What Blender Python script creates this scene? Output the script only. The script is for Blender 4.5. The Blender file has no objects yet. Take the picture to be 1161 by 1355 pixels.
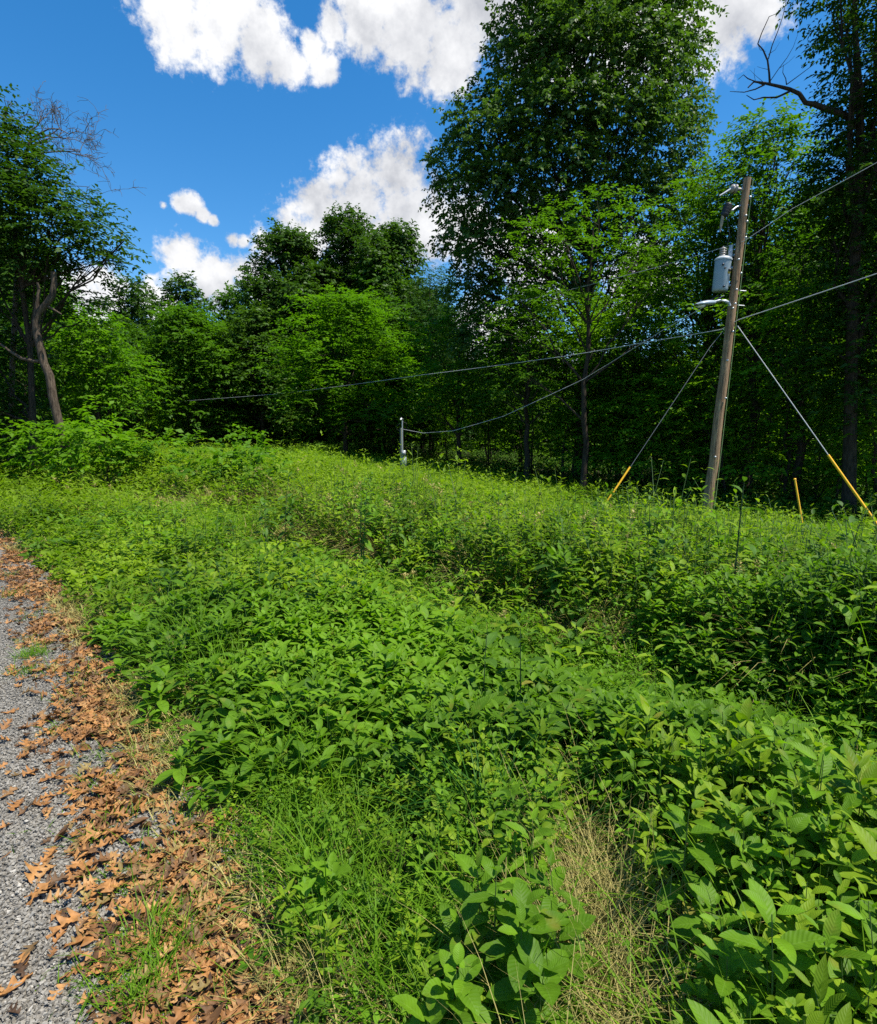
import bpy, math, random
import numpy as np
from mathutils import Vector

C = bpy.context.scene.collection
scn = bpy.context.scene
R = math.radians

# ------------------------------------------------------------------ camera
FPX = 760.0                      # focal length in pixels of the 1161 x 1355 picture
PITCH = R(7.5)
EYE = 1.65
cd = bpy.data.cameras.new('camera'); cam = bpy.data.objects.new('camera', cd); C.objects.link(cam)
cd.sensor_width = 36; cd.lens = FPX / 1355 * 36; cd.clip_end = 2000; cd.clip_start = 0.02
cam.location = (0, 0, EYE); cam.rotation_euler = (R(90) - PITCH, 0, 0)
scn.camera = cam

# ------------------------------------------------------------------ light
SUN_AZ, SUN_EL = R(112), R(66)
EXPOSURE = 0.68
scn.view_settings.view_transform = 'Standard'; scn.view_settings.look = 'None'
scn.view_settings.exposure = EXPOSURE; scn.view_settings.gamma = 1
try: scn.view_settings.use_curve_mapping = False
except Exception: pass
sdir = Vector((math.cos(SUN_EL) * math.sin(SUN_AZ), math.cos(SUN_EL) * math.cos(SUN_AZ), math.sin(SUN_EL)))
sl = bpy.data.lights.new('sun', 'SUN'); sl.energy = 5.0; sl.angle = R(0.5); sl.color = (1, 0.95, 0.84)
so = bpy.data.objects.new('sun', sl); C.objects.link(so)
so.rotation_euler = sdir.to_track_quat('Z', 'Y').to_euler()

scn.cycles.use_denoising = False
scn.cycles.max_bounces = 6; scn.cycles.diffuse_bounces = 4; scn.cycles.glossy_bounces = 2
scn.cycles.transmission_bounces = 4; scn.cycles.transparent_max_bounces = 4
scn.cycles.use_adaptive_sampling = True; scn.cycles.adaptive_threshold = 0.01
scn.cycles.caustics_reflective = False; scn.cycles.caustics_refractive = False
scn.cycles.sample_clamp_indirect = 4

def ray(px, py):
    u = (px - 580.5) / FPX; v = (py - 677.5) / FPX
    return np.array([u, math.cos(PITCH) - v * math.sin(PITCH), -math.sin(PITCH) - v * math.cos(PITCH)])
def at(px, py, Y):
    d = ray(px, py); return np.array([0, 0, EYE]) + d * (Y / d[1])

# ------------------------------------------------------------------ world: Nishita sky with cumulus clouds
def build_world():
    w = bpy.data.worlds.new('World'); scn.world = w; w.use_nodes = True
    nt = w.node_tree; N = nt.nodes; L = nt.links; N.clear()
    def nd(t, **k):
        n = N.new(t)
        for a, b in k.items(): setattr(n, a, b)
        return n
    def inp(s, v):
        if isinstance(v, (int, float, tuple)): s.default_value = v
        else: L.new(v, s)
    def m(op, a, b=0.0, c=None):
        n = nd('ShaderNodeMath', operation=op); inp(n.inputs[0], a); inp(n.inputs[1], b)
        if c is not None: inp(n.inputs[2], c)
        return n.outputs[0]
    def vm(op, a, b):
        n = nd('ShaderNodeVectorMath', operation=op); inp(n.inputs[0], a); inp(n.inputs[1], b)
        return n.outputs['Value'] if op in ('DISTANCE', 'DOT_PRODUCT') else n.outputs[0]
    out = nd('ShaderNodeOutputWorld'); bg = nd('ShaderNodeBackground'); bg.inputs[1].default_value = 0.08
    L.new(bg.outputs[0], out.inputs[0])
    sky = nd('ShaderNodeTexSky', sky_type='NISHITA'); sky.sun_disc = False
    sky.sun_elevation = SUN_EL; sky.sun_rotation = SUN_AZ; sky.altitude = 300; sky.air_density = 1.0; sky.dust_density = 0.3; sky.ozone_density = 2.5
    hs = nd('ShaderNodeHueSaturation'); hs.inputs['Saturation'].default_value = 1.37; hs.inputs['Value'].default_value = 1.52; hs.inputs['Hue'].default_value = 0.498
    L.new(sky.outputs[0], hs.inputs['Color'])
    tc = nd('ShaderNodeTexCoord'); D = tc.outputs['Generated']
    def fbm(vec, scale, detail, rough, lac=2.1):
        n = nd('ShaderNodeTexNoise'); n.inputs['Scale'].default_value = scale; n.inputs['Detail'].default_value = detail
        n.inputs['Roughness'].default_value = rough; n.inputs['Lacunarity'].default_value = lac
        L.new(vec, n.inputs['Vector']); return n.outputs['Fac']
    def blobs(lst):
        cur = None
        for px, py, r in lst:
            d = ray(px, py); ln = np.linalg.norm(d); d = d / ln
            rr = r / FPX / ln * 1.05
            f = m('MULTIPLY_ADD', vm('DISTANCE', D, tuple(float(x) for x in d)), -1.0 / rr, 1.0)
            cur = f if cur is None else m('MAXIMUM', cur, f)
        return cur
    clouds = [(230, 20, 55), (285, 30, 62), (345, 50, 58), (375, 80, 40), (310, 0, 60), (440, 30, 34), (432, 92, 26), (412, 60, 24),
              (480, 15, 66), (540, 35, 70), (600, 65, 60), (640, 10, 80), (605, 100, 26), (720, 40, 90), (860, 20, 90), (960, 20, 62), (1005, 10, 48),
              (530, 236, 58), (475, 262, 62), (425, 275, 50), (550, 285, 78), (480, 310, 80), (400, 312, 58), (360, 326, 40), (610, 300, 60), (700, 330, 80),
              (240, 268, 17), (255, 272, 17), (268, 284, 13), (282, 292, 9), (216, 272, 7), (308, 317, 13), (322, 320, 12),
              (240, 342, 38), (290, 372, 46), (330, 365, 40), (228, 330, 28), (350, 380, 40), (210, 400, 40),
              (145, 380, 34), (120, 400, 50), (60, 420, 60), (850, 360, 60), (650, 480, 90), (1010, 440, 60), (770, 500, 70)]
    F = blobs(clouds)
    n1 = fbm(D, 9.0, 9.0, 0.60)
    sv = tuple(float(x) for x in (np.array(sdir) * 0.035 + np.array([0, 0, 0.012])))
    D2 = vm('ADD', D, sv)
    n2 = fbm(D2, 9.0, 6.0, 0.55)
    wis = fbm(D, 26.0, 6.0, 0.62)
    e = m('ADD', m('MULTIPLY_ADD', F, 1.6, -0.08), m('MULTIPLY', m('SUBTRACT', n1, 0.505), 2.7))
    e = m('ADD', e, m('MULTIPLY', m('SUBTRACT', wis, 0.5), 1.9)); fine = fbm(D, 75.0, 5.0, 0.6); e = m('ADD', e, m('MULTIPLY', m('SUBTRACT', fine, 0.5), 1.5))
    a = nd('ShaderNodeMapRange', interpolation_type='SMOOTHSTEP'); L.new(e, a.inputs[0])
    a.inputs[1].default_value = -0.05; a.inputs[2].default_value = 0.85
    alpha = a.outputs[0]
    shade = blobs([(610, 10, 130), (560, 50, 70), (720, 30, 130), (960, 10, 90), (545, 315, 85), (290, 392, 60), (350, 90, 45), (470, 320, 70), (650, 480, 120), (850, 380, 90)])
    sh = nd('ShaderNodeMapRange'); L.new(shade, sh.inputs[0]); sh.inputs[1].default_value = -0.1; sh.inputs[2].default_value = 0.75
    lit = m('MULTIPLY_ADD', m('SUBTRACT', n1, n2), 2.0, 0.93)
    lit = m('ADD', lit, m('MULTIPLY', m('SUBTRACT', wis, 0.5), 0.45))
    lit = m('MULTIPLY', lit, m('MULTIPLY_ADD', sh.outputs[0], -0.26, 1.0))
    lit = m('MAXIMUM', m('MINIMUM', lit, 1.05), 0.30)
    ramp = nd('ShaderNodeMix', data_type='RGBA'); L.new(m('MULTIPLY', m('SUBTRACT', lit, 0.3), 1.35), ramp.inputs[0])
    ramp.inputs[6].default_value = (3.3, 3.5, 4.0, 1); ramp.inputs[7].default_value = (7.9, 7.95, 8.1, 1)
    mix = nd('ShaderNodeMix', data_type='RGBA'); L.new(alpha, mix.inputs[0]); L.new(hs.outputs[0], mix.inputs[6]); L.new(ramp.outputs[2], mix.inputs[7])
    L.new(mix.outputs[2], bg.inputs[0])
    w.cycles.sampling_method = 'MANUAL'; w.cycles.sample_map_resolution = 512
build_world()

# ------------------------------------------------------------------ helpers
def tag(o, label=None, cat=None, group=None, kind=None):
    if label: o['label'] = label
    if cat: o['category'] = cat
    if group: o['group'] = group
    if kind: o['kind'] = kind
    return o
def empty(name, loc=(0, 0, 0), rz=0.0):
    o = bpy.data.objects.new(name, None); C.objects.link(o); o.location = [float(v) for v in loc]; o.rotation_euler = (0, 0, rz); o.empty_display_size = 0.2
    return o
class MB:
    """collects quads; builds ONE mesh object"""
    def __init__(s): s.v = []; s.f = []; s.c = []; s.mi = []; s.n = 0
    def add(s, v, f, c=None, mi=0):
        v = np.asarray(v, dtype=np.float32).reshape(-1, 3); f = np.asarray(f, dtype=np.int64).reshape(-1, 4)
        if c is None: c = np.tile(np.array([[0.5, 0.5, 0.5]], np.float32), (len(v), 1))
        s.v.append(v); s.f.append(f + s.n); s.c.append(np.asarray(c, dtype=np.float32).reshape(-1, 3)); s.mi.append(np.full(len(f), mi, np.int32)); s.n += len(v)
    def mesh(s, name, mats, smooth=True):
        v = np.concatenate(s.v); f = np.concatenate(s.f); c = np.concatenate(s.c); mi = np.concatenate(s.mi)
        me = bpy.data.meshes.new(name)
        me.vertices.add(len(v)); me.vertices.foreach_set('co', v.ravel())
        me.loops.add(len(f) * 4); me.loops.foreach_set('vertex_index', f.ravel().astype(np.int32))
        me.polygons.add(len(f)); me.polygons.foreach_set('loop_start', np.arange(0, len(f) * 4, 4, dtype=np.int32))
        for mt in (mats if isinstance(mats, (list, tuple)) else [mats]): me.materials.append(mt)
        me.polygons.foreach_set('material_index', mi)
        me.polygons.foreach_set('use_smooth', np.full(len(f), smooth, dtype=bool))
        at_ = me.attributes.new('lc', 'FLOAT_VECTOR', 'POINT'); at_.data.foreach_set('vector', c.ravel())
        me.update(calc_edges=True)
        return me
    def build(s, name, mats, parent=None, smooth=True):
        o = bpy.data.objects.new(name, s.mesh(name, mats, smooth)); C.objects.link(o)
        if parent is not None: o.parent = parent
        return o
def copy_tree(o, parent=None):
    c = o.copy(); C.objects.link(c); c.parent = parent
    for ch in list(o.children): copy_tree(ch, c)
    return c
def nrm(a): return a / (np.linalg.norm(a, axis=-1, keepdims=True) + 1e-9)
def vnoise(x, y, scale, seed=0):
    x = np.asarray(x, float) / scale + seed * 17.3; y = np.asarray(y, float) / scale - seed * 9.7
    xi = np.floor(x); yi = np.floor(y); fx = x - xi; fy = y - yi; fx = fx * fx * (3 - 2 * fx); fy = fy * fy * (3 - 2 * fy)
    h = lambda a, b: np.modf(np.abs(np.sin(a * 127.1 + b * 311.7 + seed * 74.7)) * 43758.5453)[0]
    return (h(xi, yi) * (1 - fx) + h(xi + 1, yi) * fx) * (1 - fy) + (h(xi, yi + 1) * (1 - fx) + h(xi + 1, yi + 1) * fx) * fy
def sstep(a, b, x):
    t = np.clip((np.asarray(x, float) - a) / (b - a), 0, 1); return t * t * (3 - 2 * t)
def tube(mb, pts, rad, sides=6, tint=0.5, mi=0):
    pts = np.asarray(pts, float); n = len(pts); rad = np.broadcast_to(np.asarray(rad, float), (n,))
    T = nrm(np.gradient(pts, axis=0)); ref = np.array([0.31, 0.17, 0.93]) if abs(T[0][2]) < 0.85 else np.array([0.93, 0.2, 0.1])
    A = nrm(np.cross(T, ref)); B = np.cross(T, A)
    th = np.linspace(0, 2 * math.pi, sides, endpoint=False)
    v = pts[:, None, :] + rad[:, None, None] * (A[:, None, :] * np.cos(th)[None, :, None] + B[:, None, :] * np.sin(th)[None, :, None])
    i = np.arange(n - 1)[:, None]; j = np.arange(sides)[None, :]
    f = np.stack([i * sides + j, i * sides + (j + 1) % sides, (i + 1) * sides + (j + 1) % sides, (i + 1) * sides + j], -1).reshape(-1, 4)
    c = np.zeros((n, sides, 3)); c[..., 0] = np.linspace(0, 1, n)[:, None]; c[..., 1] = 0.5; c[..., 2] = tint
    mb.add(v.reshape(-1, 3), f, c.reshape(-1, 3), mi)
    # caps (two quads fan by collapsing)
    for k, row in ((0, 0), (n - 1, 1)):
        base = v[k]; ctr = pts[k]
        vv = np.concatenate([base, ctr[None]]); jj = np.arange(0, sides, 2)
        ff = np.stack([np.full(len(jj), sides), jj, (jj + 1) % sides, (jj + 2) % sides], -1)
        if row == 0: ff = ff[:, ::-1]
        mb.add(vv, ff, np.tile([[row, 0.5, tint]], (len(vv), 1)), mi)
def lathe(mb, base, axis, prof, sides=16, tint=0.5):
    axis = nrm(np.asarray(axis, float)); base = np.asarray(base, float)
    pts = np.array([base + axis * h for h, r in prof]); rad = np.array([r for h, r in prof])
    ref = np.array([1.0, 0, 0]) if abs(axis[0]) < 0.8 else np.array([0, 1.0, 0])
    A = nrm(np.cross(axis, ref)); B = np.cross(axis, A); th = np.linspace(0, 2 * math.pi, sides, endpoint=False)
    v = pts[:, None, :] + rad[:, None, None] * (A * np.cos(th)[:, None] + B * np.sin(th)[:, None])[None]
    n = len(prof); i = np.arange(n - 1)[:, None]; j = np.arange(sides)[None, :]
    f = np.stack([i * sides + j, i * sides + (j + 1) % sides, (i + 1) * sides + (j + 1) % sides, (i + 1) * sides + j], -1).reshape(-1, 4)
    mb.add(v.reshape(-1, 3), f)
def box(mb, c, s, ax=None):
    c = np.asarray(c, float); s = np.asarray(s, float) / 2
    ax = np.eye(3) if ax is None else np.asarray(ax, float)
    k = np.array([[-1, -1, -1], [1, -1, -1], [1, 1, -1], [-1, 1, -1], [-1, -1, 1], [1, -1, 1], [1, 1, 1], [-1, 1, 1]]) * s
    f = [[0, 3, 2, 1], [4, 5, 6, 7], [0, 1, 5, 4], [1, 2, 6, 5], [2, 3, 7, 6], [3, 0, 4, 7]]
    mb.add(c + k @ ax, f)

def wob_path(rng, a, b, n=6, amp=0.06, sag=0.0):
    a = np.asarray(a, float); b = np.asarray(b, float); t = np.linspace(0, 1, n)[:, None]; L = np.linalg.norm(b - a)
    p = a + (b - a) * t + np.array([0, 0, 1.0]) * sag * L * (t * (1 - t)) * 4
    return p + rng.normal(0, amp * L / 3, (n, 3)) * np.sin(t * math.pi)
def leaves(mb, P, D, U, L, W, K=4, curl=0.6, fold=0.25, tint=0.5, prof='ovate', wave=0.0, rng=None, mi=0):
    """curved, folded leaf blades, all at once"""
    n = len(P)
    if n == 0: return
    P = np.asarray(P, float); D = nrm(np.asarray(D, float)); U = np.asarray(U, float)
    S = nrm(np.cross(D, U)); U = np.cross(S, D)
    L = np.broadcast_to(np.asarray(L, float), (n,)); W = np.broadcast_to(np.asarray(W, float), (n,))
    c = np.broadcast_to(np.asarray(curl, float), (n,)); c = np.where(np.abs(c) < 0.02, 0.02, c); tint = np.broadcast_to(np.asarray(tint, float), (n,))
    t = np.linspace(0, 1, K + 1)
    if prof == 'ovate': w = (t ** 0.75) * ((1 - t) ** 0.85); w = w / w.max(); w[0] = 0.06; w[-1] = 0.015
    elif prof == 'lance': w = (t ** 0.8) * ((1 - t) ** 1.1); w = w / w.max(); w[0] = 0.08; w[-1] = 0.015
    else: w = np.minimum(1, (1 - t) * 1.7) * np.minimum(1, 0.6 + t); w[-1] = 0.03
    ct = c[:, None] * t[None]
    a = L[:, None] * np.sin(ct) / c[:, None]; b = -L[:, None] * (1 - np.cos(ct)) / c[:, None]
    ctr = P[:, None] + D[:, None] * a[..., None] + U[:, None] * b[..., None]
    Ut = U[:, None] * np.cos(ct)[..., None] + D[:, None] * np.sin(ct)[..., None]
    ww = (W[:, None] * 0.5 * w[None])[..., None]
    if prof == 'blade':
        v = np.stack([ctr - S[:, None] * ww, ctr + S[:, None] * ww], 2); nc = 2; side = [-1, 1]
    else:
        up = Ut * ww * fold
        wl = wr = 0
        if wave and rng is not None:
            wl = (Ut * (rng.normal(0, wave, (n, K + 1)) * w[None] * W[:, None])[..., None]); wr = (Ut * (rng.normal(0, wave, (n, K + 1)) * w[None] * W[:, None])[..., None])
        v = np.stack([ctr - S[:, None] * ww + up + wl, ctr, ctr + S[:, None] * ww + up + wr], 2); nc = 3; side = [-1, 0, 1]
    i = np.arange(n)[:, None, None] * ((K + 1) * nc); k = np.arange(K)[None, :, None] * nc; j = np.arange(nc - 1)[None, None, :]
    b0 = i + k + j
    f = np.stack([b0, b0 + 1, b0 + nc + 1, b0 + nc], -1).reshape(-1, 4)
    col = np.zeros((n, K + 1, nc, 3)); col[..., 0] = t[None, :, None]; col[..., 1] = np.array(side)[None, None]; col[..., 2] = tint[:, None, None]
    mb.add(v.reshape(-1, 3), f, col.reshape(-1, 3), mi)

def weed_plants(mb, rng, pos, H, M, LL, wr=0.42, K=4, lean=0.12, curl=(0.3, 1.1), tint=None, opp=True, stem_r=0.004, stem=True, prof='ovate', wave=0.0, top_up=1.0, bare=0.2, stem_mb=None, fold=0.3, mi_stem=1, mi=0):
    """upright broad leaved weeds: a stem with pairs of leaves turning round it"""
    n = len(pos)
    if n == 0: return
    pos = np.asarray(pos, float); H = np.broadcast_to(np.asarray(H, float), (n,)); LL = np.broadcast_to(np.asarray(LL, float), (n,))
    tint = rng.random(n) if tint is None else np.broadcast_to(tint, (n,))
    la = rng.random(n) * 2 * math.pi; lm = rng.random(n) * lean * H * 2
    ld = np.stack([np.cos(la), np.sin(la), 0 * la], -1) * lm[:, None]
    Z = np.array([0, 0, 1.0])
    def stem_at(t): return pos[:, None] + Z * (H[:, None] * t)[..., None] + ld[:, None] * (t ** 2)[..., None]
    if stem:
        sm = stem_mb if stem_mb is not None else mb
        t = np.broadcast_to(np.linspace(-0.05, 1, 5)[None], (n, 5)); ctr = stem_at(t)
        sd = 4 if K > 3 else 3
        th = np.arange(sd) * 2 * math.pi / sd; ring = np.stack([np.cos(th), np.sin(th), 0 * th], -1)
        rr = stem_r * np.clip(H / 0.5, 0.6, 2.2)[:, None, None, None] * np.linspace(1.0, 0.35, 5)[None, :, None, None]
        v = ctr[:, :, None] + ring[None, None] * rr
        i = np.arange(n)[:, None, None] * (5 * sd); k = np.arange(4)[None, :, None] * sd; j = np.arange(sd)[None, None]
        f = np.stack([i + k + j, i + k + (j + 1) % sd, i + k + sd + (j + 1) % sd, i + k + sd + j], -1).reshape(-1, 4)
        col = np.zeros((n, 5, sd, 3)); col[..., 2] = tint[:, None, None]
        sm.add(v.reshape(-1, 3), f, col.reshape(-1, 3), mi_stem if stem_mb is None else 0)
    a0 = rng.random(n) * 2 * math.pi
    per = 2 if opp else 1
    tt = bare + (1 - bare) * (np.arange(M) / max(1, M - 1)) ** 0.85
    for q in range(per):
        t = np.clip(tt[None] + rng.normal(0, 0.02, (n, M)), 0.03, 1.0)
        P = stem_at(t)
        az = a0[:, None] + np.arange(M)[None] * (math.pi / 2 if opp else 2.4) + q * math.pi + rng.normal(0, 0.3, (n, M))
        el = -0.15 + 0.95 * top_up * t ** 2.5 + rng.normal(0, 0.22, (n, M))
        D = np.stack([np.cos(az) * np.cos(el), np.sin(az) * np.cos(el), np.sin(el)], -1)
        U = np.stack([-np.cos(az) * np.sin(el), -np.sin(az) * np.sin(el), np.cos(el)], -1) + rng.normal(0, 0.18, (n, M, 3))
        sz = (0.72 + 0.42 * np.sin(np.clip((t - bare) / (1 - bare), 0, 1) * math.pi * 0.9)) * np.where(t > 0.93, 0.62, 1.0)
        l = LL[:, None] * sz * rng.uniform(0.75, 1.2, (n, M))
        cu = rng.uniform(curl[0], curl[1], (n, M)) * (1.15 - 0.6 * t)
        ti = np.clip(tint[:, None] + rng.normal(0, 0.12, (n, M)) + 0.25 * (t > 0.9), 0, 1)
        ti = np.where((t < 0.5) & (rng.random((n, M)) < 0.07), 2.0, ti)
        P = P + D * 0.012
        leaves(mb, P.reshape(-1, 3), D.reshape(-1, 3), U.reshape(-1, 3), l.ravel(), (l * wr * rng.uniform(0.85, 1.15, (n, M))).ravel(), K, cu.ravel(), fold, ti.ravel(), prof, wave, rng, mi)

def grass_blades(mb, rng, pos, L, W, K=3, tint=None, up=1.1, curl=(0.5, 1.9)):
    n = len(pos)
    if n == 0: return
    az = rng.random(n) * 2 * math.pi; el = np.clip(rng.normal(up, 0.25, n), 0.25, 1.55)
    D = np.stack([np.cos(az) * np.cos(el), np.sin(az) * np.cos(el), np.sin(el)], -1)
    U = np.stack([-np.cos(az) * np.sin(el), -np.sin(az) * np.sin(el), np.cos(el)], -1)
    # bend outward: the curl turns the blade away from vertical
    leaves(mb, pos, D, U, L, W, K, rng.uniform(curl[0], curl[1], n), 0, rng.random(n) if tint is None else tint, 'blade')

# ------------------------------------------------------------------ materials
def new_mat(name):
    m = bpy.data.materials.new(name); m.use_nodes = True; nt = m.node_tree; nt.nodes.clear()
    return m, nt, nt.nodes, nt.links
def leaf_mat(name, dark, light, trans=0.35, rough=0.45, spec=0.4, veins=0.0, tcol=None, backdrop=None, bump=0.0, vein_col=(0.35, 0.5, 0.15)):
    m, nt, N, L = new_mat(name)
    out = N.new('ShaderNodeOutputMaterial'); p = N.new('ShaderNodeBsdfPrincipled'); tr = N.new('ShaderNodeBsdfTranslucent'); mx = N.new('ShaderNodeMixShader')
    at_ = N.new('ShaderNodeAttribute'); at_.attribute_name = 'lc'; sp = N.new('ShaderNodeSeparateXYZ'); L.new(at_.outputs['Vector'], sp.inputs[0])
    mc = N.new('ShaderNodeMix'); mc.data_type = 'RGBA'; mc.inputs[6].default_value = (*dark, 1); mc.inputs[7].default_value = (*light, 1); L.new(sp.outputs[2], mc.inputs[0])
    col = mc.outputs[2]
    def mth(op, a, b=0.0, c=None):
        n = N.new('ShaderNodeMath'); n.operation = op
        for i, v in enumerate((a, b, c)):
            if v is None: continue
            if isinstance(v, (int, float)): n.inputs[i].default_value = v
            else: L.new(v, n.inputs[i])
        return n.outputs[0]
    if veins > 0:
        ab = mth('ABSOLUTE', sp.outputs[1])
        mid = mth('SUBTRACT', 1.0, mth('MULTIPLY', ab, 11.0)); mid = mth('MAXIMUM', mid, 0.0)
        ph = mth('SUBTRACT', mth('MULTIPLY', sp.outputs[0], 62.0), mth('MULTIPLY', ab, 11.0))
        vw = mth('MAXIMUM', mth('SUBTRACT', mth('SINE', ph), 0.80), 0.0)
        vsum = mth('MINIMUM', mth('ADD', mid, mth('MULTIPLY', vw, 2.2)), 1.0)
        mv = N.new('ShaderNodeMix'); mv.data_type = 'RGBA'; L.new(mth('MULTIPLY', vsum, veins), mv.inputs[0]); L.new(col, mv.inputs[6]); mv.inputs[7].default_value = (*vein_col, 1)
        col = mv.outputs[2]
        bp = N.new('ShaderNodeBump'); bp.inputs['Strength'].default_value = 0.16; bp.inputs['Distance'].default_value = 0.003
        L.new(mth('SINE', ph), bp.inputs['Height']); L.new(bp.outputs[0], p.inputs['Normal'])
        gp = N.new('ShaderNodeNewGeometry'); nz = N.new('ShaderNodeTexNoise'); nz.inputs['Scale'].default_value = 28; nz.inputs['Detail'].default_value = 5; L.new(gp.outputs['Position'], nz.inputs['Vector'])
        ny = N.new('ShaderNodeTexNoise'); ny.inputs['Scale'].default_value = 9; ny.inputs['Detail'].default_value = 3; L.new(gp.outputs['Position'], ny.inputs['Vector'])
        yr = N.new('ShaderNodeMapRange'); L.new(ny.outputs['Fac'], yr.inputs[0]); yr.inputs[1].default_value = 0.62; yr.inputs[2].default_value = 0.76; yr.inputs[4].default_value = 0.65
        ysum = mth('MAXIMUM', yr.outputs[0], mth('MINIMUM', mth('MAXIMUM', mth('SUBTRACT', sp.outputs[2], 1.2), 0.0), 0.8)); ym = N.new('ShaderNodeMix'); ym.data_type = 'RGBA'; L.new(ysum, ym.inputs[0]); L.new(col, ym.inputs[6]); ym.inputs[7].default_value = (0.25, 0.21, 0.035, 1); col = ym.outputs[2]
        hv = N.new('ShaderNodeHueSaturation'); L.new(col, hv.inputs['Color']); L.new(mth('MULTIPLY_ADD', nz.outputs['Fac'], 0.7, 0.65), hv.inputs['Value']); col = hv.outputs[0]
    L.new(col, p.inputs['Base Color']); p.inputs['Roughness'].default_value = rough; p.inputs['Specular IOR Level'].default_value = spec
    th = N.new('ShaderNodeMix'); th.data_type = 'RGBA'; th.blend_type = 'MULTIPLY'; th.inputs[0].default_value = 1
    L.new(col, th.inputs[6]); th.inputs[7].default_value = (*(tcol or (1.25, 1.4, 0.40)), 1); L.new(th.outputs[2], tr.inputs['Color'])
    mx.inputs[0].default_value = trans; L.new(p.outputs[0], mx.inputs[1]); L.new(tr.outputs[0], mx.inputs[2]); L.new(mx.outputs[0], out.inputs[0])
    return m
def simple_mat(name, col, rough=0.6, metal=0.0, var=0.25, scale=20, col2=None, bump=0.0, stretch=(1, 1, 1), spec=0.4):
    m, nt, N, L = new_mat(name)
    out = N.new('ShaderNodeOutputMaterial'); p = N.new('ShaderNodeBsdfPrincipled')
    tc = N.new('ShaderNodeTexCoord'); mp = N.new('ShaderNodeMapping'); mp.inputs['Scale'].default_value = stretch; L.new(tc.outputs['Object'], mp.inputs[0])
    nz = N.new('ShaderNodeTexNoise'); nz.inputs['Scale'].default_value = scale; nz.inputs['Detail'].default_value = 6; nz.inputs['Roughness'].default_value = 0.65; L.new(mp.outputs[0], nz.inputs['Vector'])
    mr = N.new('ShaderNodeMapRange'); L.new(nz.outputs['Fac'], mr.inputs[0]); mr.inputs[1].default_value = 0.35; mr.inputs[2].default_value = 0.68
    mc = N.new('ShaderNodeMix'); mc.data_type = 'RGBA'; L.new(mr.outputs[0], mc.inputs[0])
    c2 = col2 or tuple(min(1, c * (1 + var)) for c in col); c1 = col if col2 else tuple(c * (1 - var) for c in col)
    mc.inputs[6].default_value = (*c1, 1); mc.inputs[7].default_value = (*c2, 1); L.new(mc.outputs[2], p.inputs['Base Color'])
    p.inputs['Roughness'].default_value = rough; p.inputs['Metallic'].default_value = metal; p.inputs['Specular IOR Level'].default_value = spec
    if bump:
        b = N.new('ShaderNodeBump'); b.inputs['Strength'].default_value = bump; b.inputs['Distance'].default_value = 0.02; L.new(nz.outputs['Fac'], b.inputs['Height']); L.new(b.outputs[0], p.inputs['Normal'])
    L.new(p.outputs[0], out.inputs[0]); return m
def tint_mat(name, stops, rough=0.8, spec=0.2, noise=60, trans=0.0):
    """colour picked along a ramp by the tint of each small piece"""
    m, nt, N, L = new_mat(name)
    out = N.new('ShaderNodeOutputMaterial'); p = N.new('ShaderNodeBsdfPrincipled')
    at_ = N.new('ShaderNodeAttribute'); at_.attribute_name = 'lc'; sp = N.new('ShaderNodeSeparateXYZ'); L.new(at_.outputs['Vector'], sp.inputs[0])
    oi = N.new('ShaderNodeObjectInfo'); ad = N.new('ShaderNodeMath'); ad.operation = 'MULTIPLY_ADD'; L.new(oi.outputs['Random'], ad.inputs[0]); ad.inputs[1].default_value = 0.5; L.new(sp.outputs[2], ad.inputs[2])
    fr = N.new('ShaderNodeMath'); fr.operation = 'FRACT'; L.new(ad.outputs[0], fr.inputs[0])
    cr = N.new('ShaderNodeValToRGB'); L.new(fr.outputs[0], cr.inputs[0]); e = cr.color_ramp.elements
    for i, (ps, c) in enumerate(stops):
        x = e[i] if i < 2 else e.new(ps)
        x.position = ps; x.color = (*c, 1)
    nz = N.new('ShaderNodeTexNoise'); nz.inputs['Scale'].default_value = noise; nz.inputs['Detail'].default_value = 4
    ml = N.new('ShaderNodeMath'); ml.operation = 'MULTIPLY_ADD'; L.new(nz.outputs['Fac'], ml.inputs[0]); ml.inputs[1].default_value = 1.5; ml.inputs[2].default_value = 0.28
    gq = N.new('ShaderNodeNewGeometry'); L.new(gq.outputs['Position'], nz.inputs['Vector'])
    hv = N.new('ShaderNodeHueSaturation'); L.new(cr.outputs[0], hv.inputs['Color']); L.new(ml.outputs[0], hv.inputs['Value'])
    L.new(hv.outputs[0], p.inputs['Base Color']); p.inputs['Roughness'].default_value = rough; p.inputs['Specular IOR Level'].default_value = spec
    if trans:
        tr = N.new('ShaderNodeBsdfTranslucent'); L.new(hv.outputs[0], tr.inputs[0]); mx = N.new('ShaderNodeMixShader'); mx.inputs[0].default_value = trans
        L.new(p.outputs[0], mx.inputs[1]); L.new(tr.outputs[0], mx.inputs[2]); L.new(mx.outputs[0], out.inputs[0])
    else: L.new(p.outputs[0], out.inputs[0])
    return m

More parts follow.
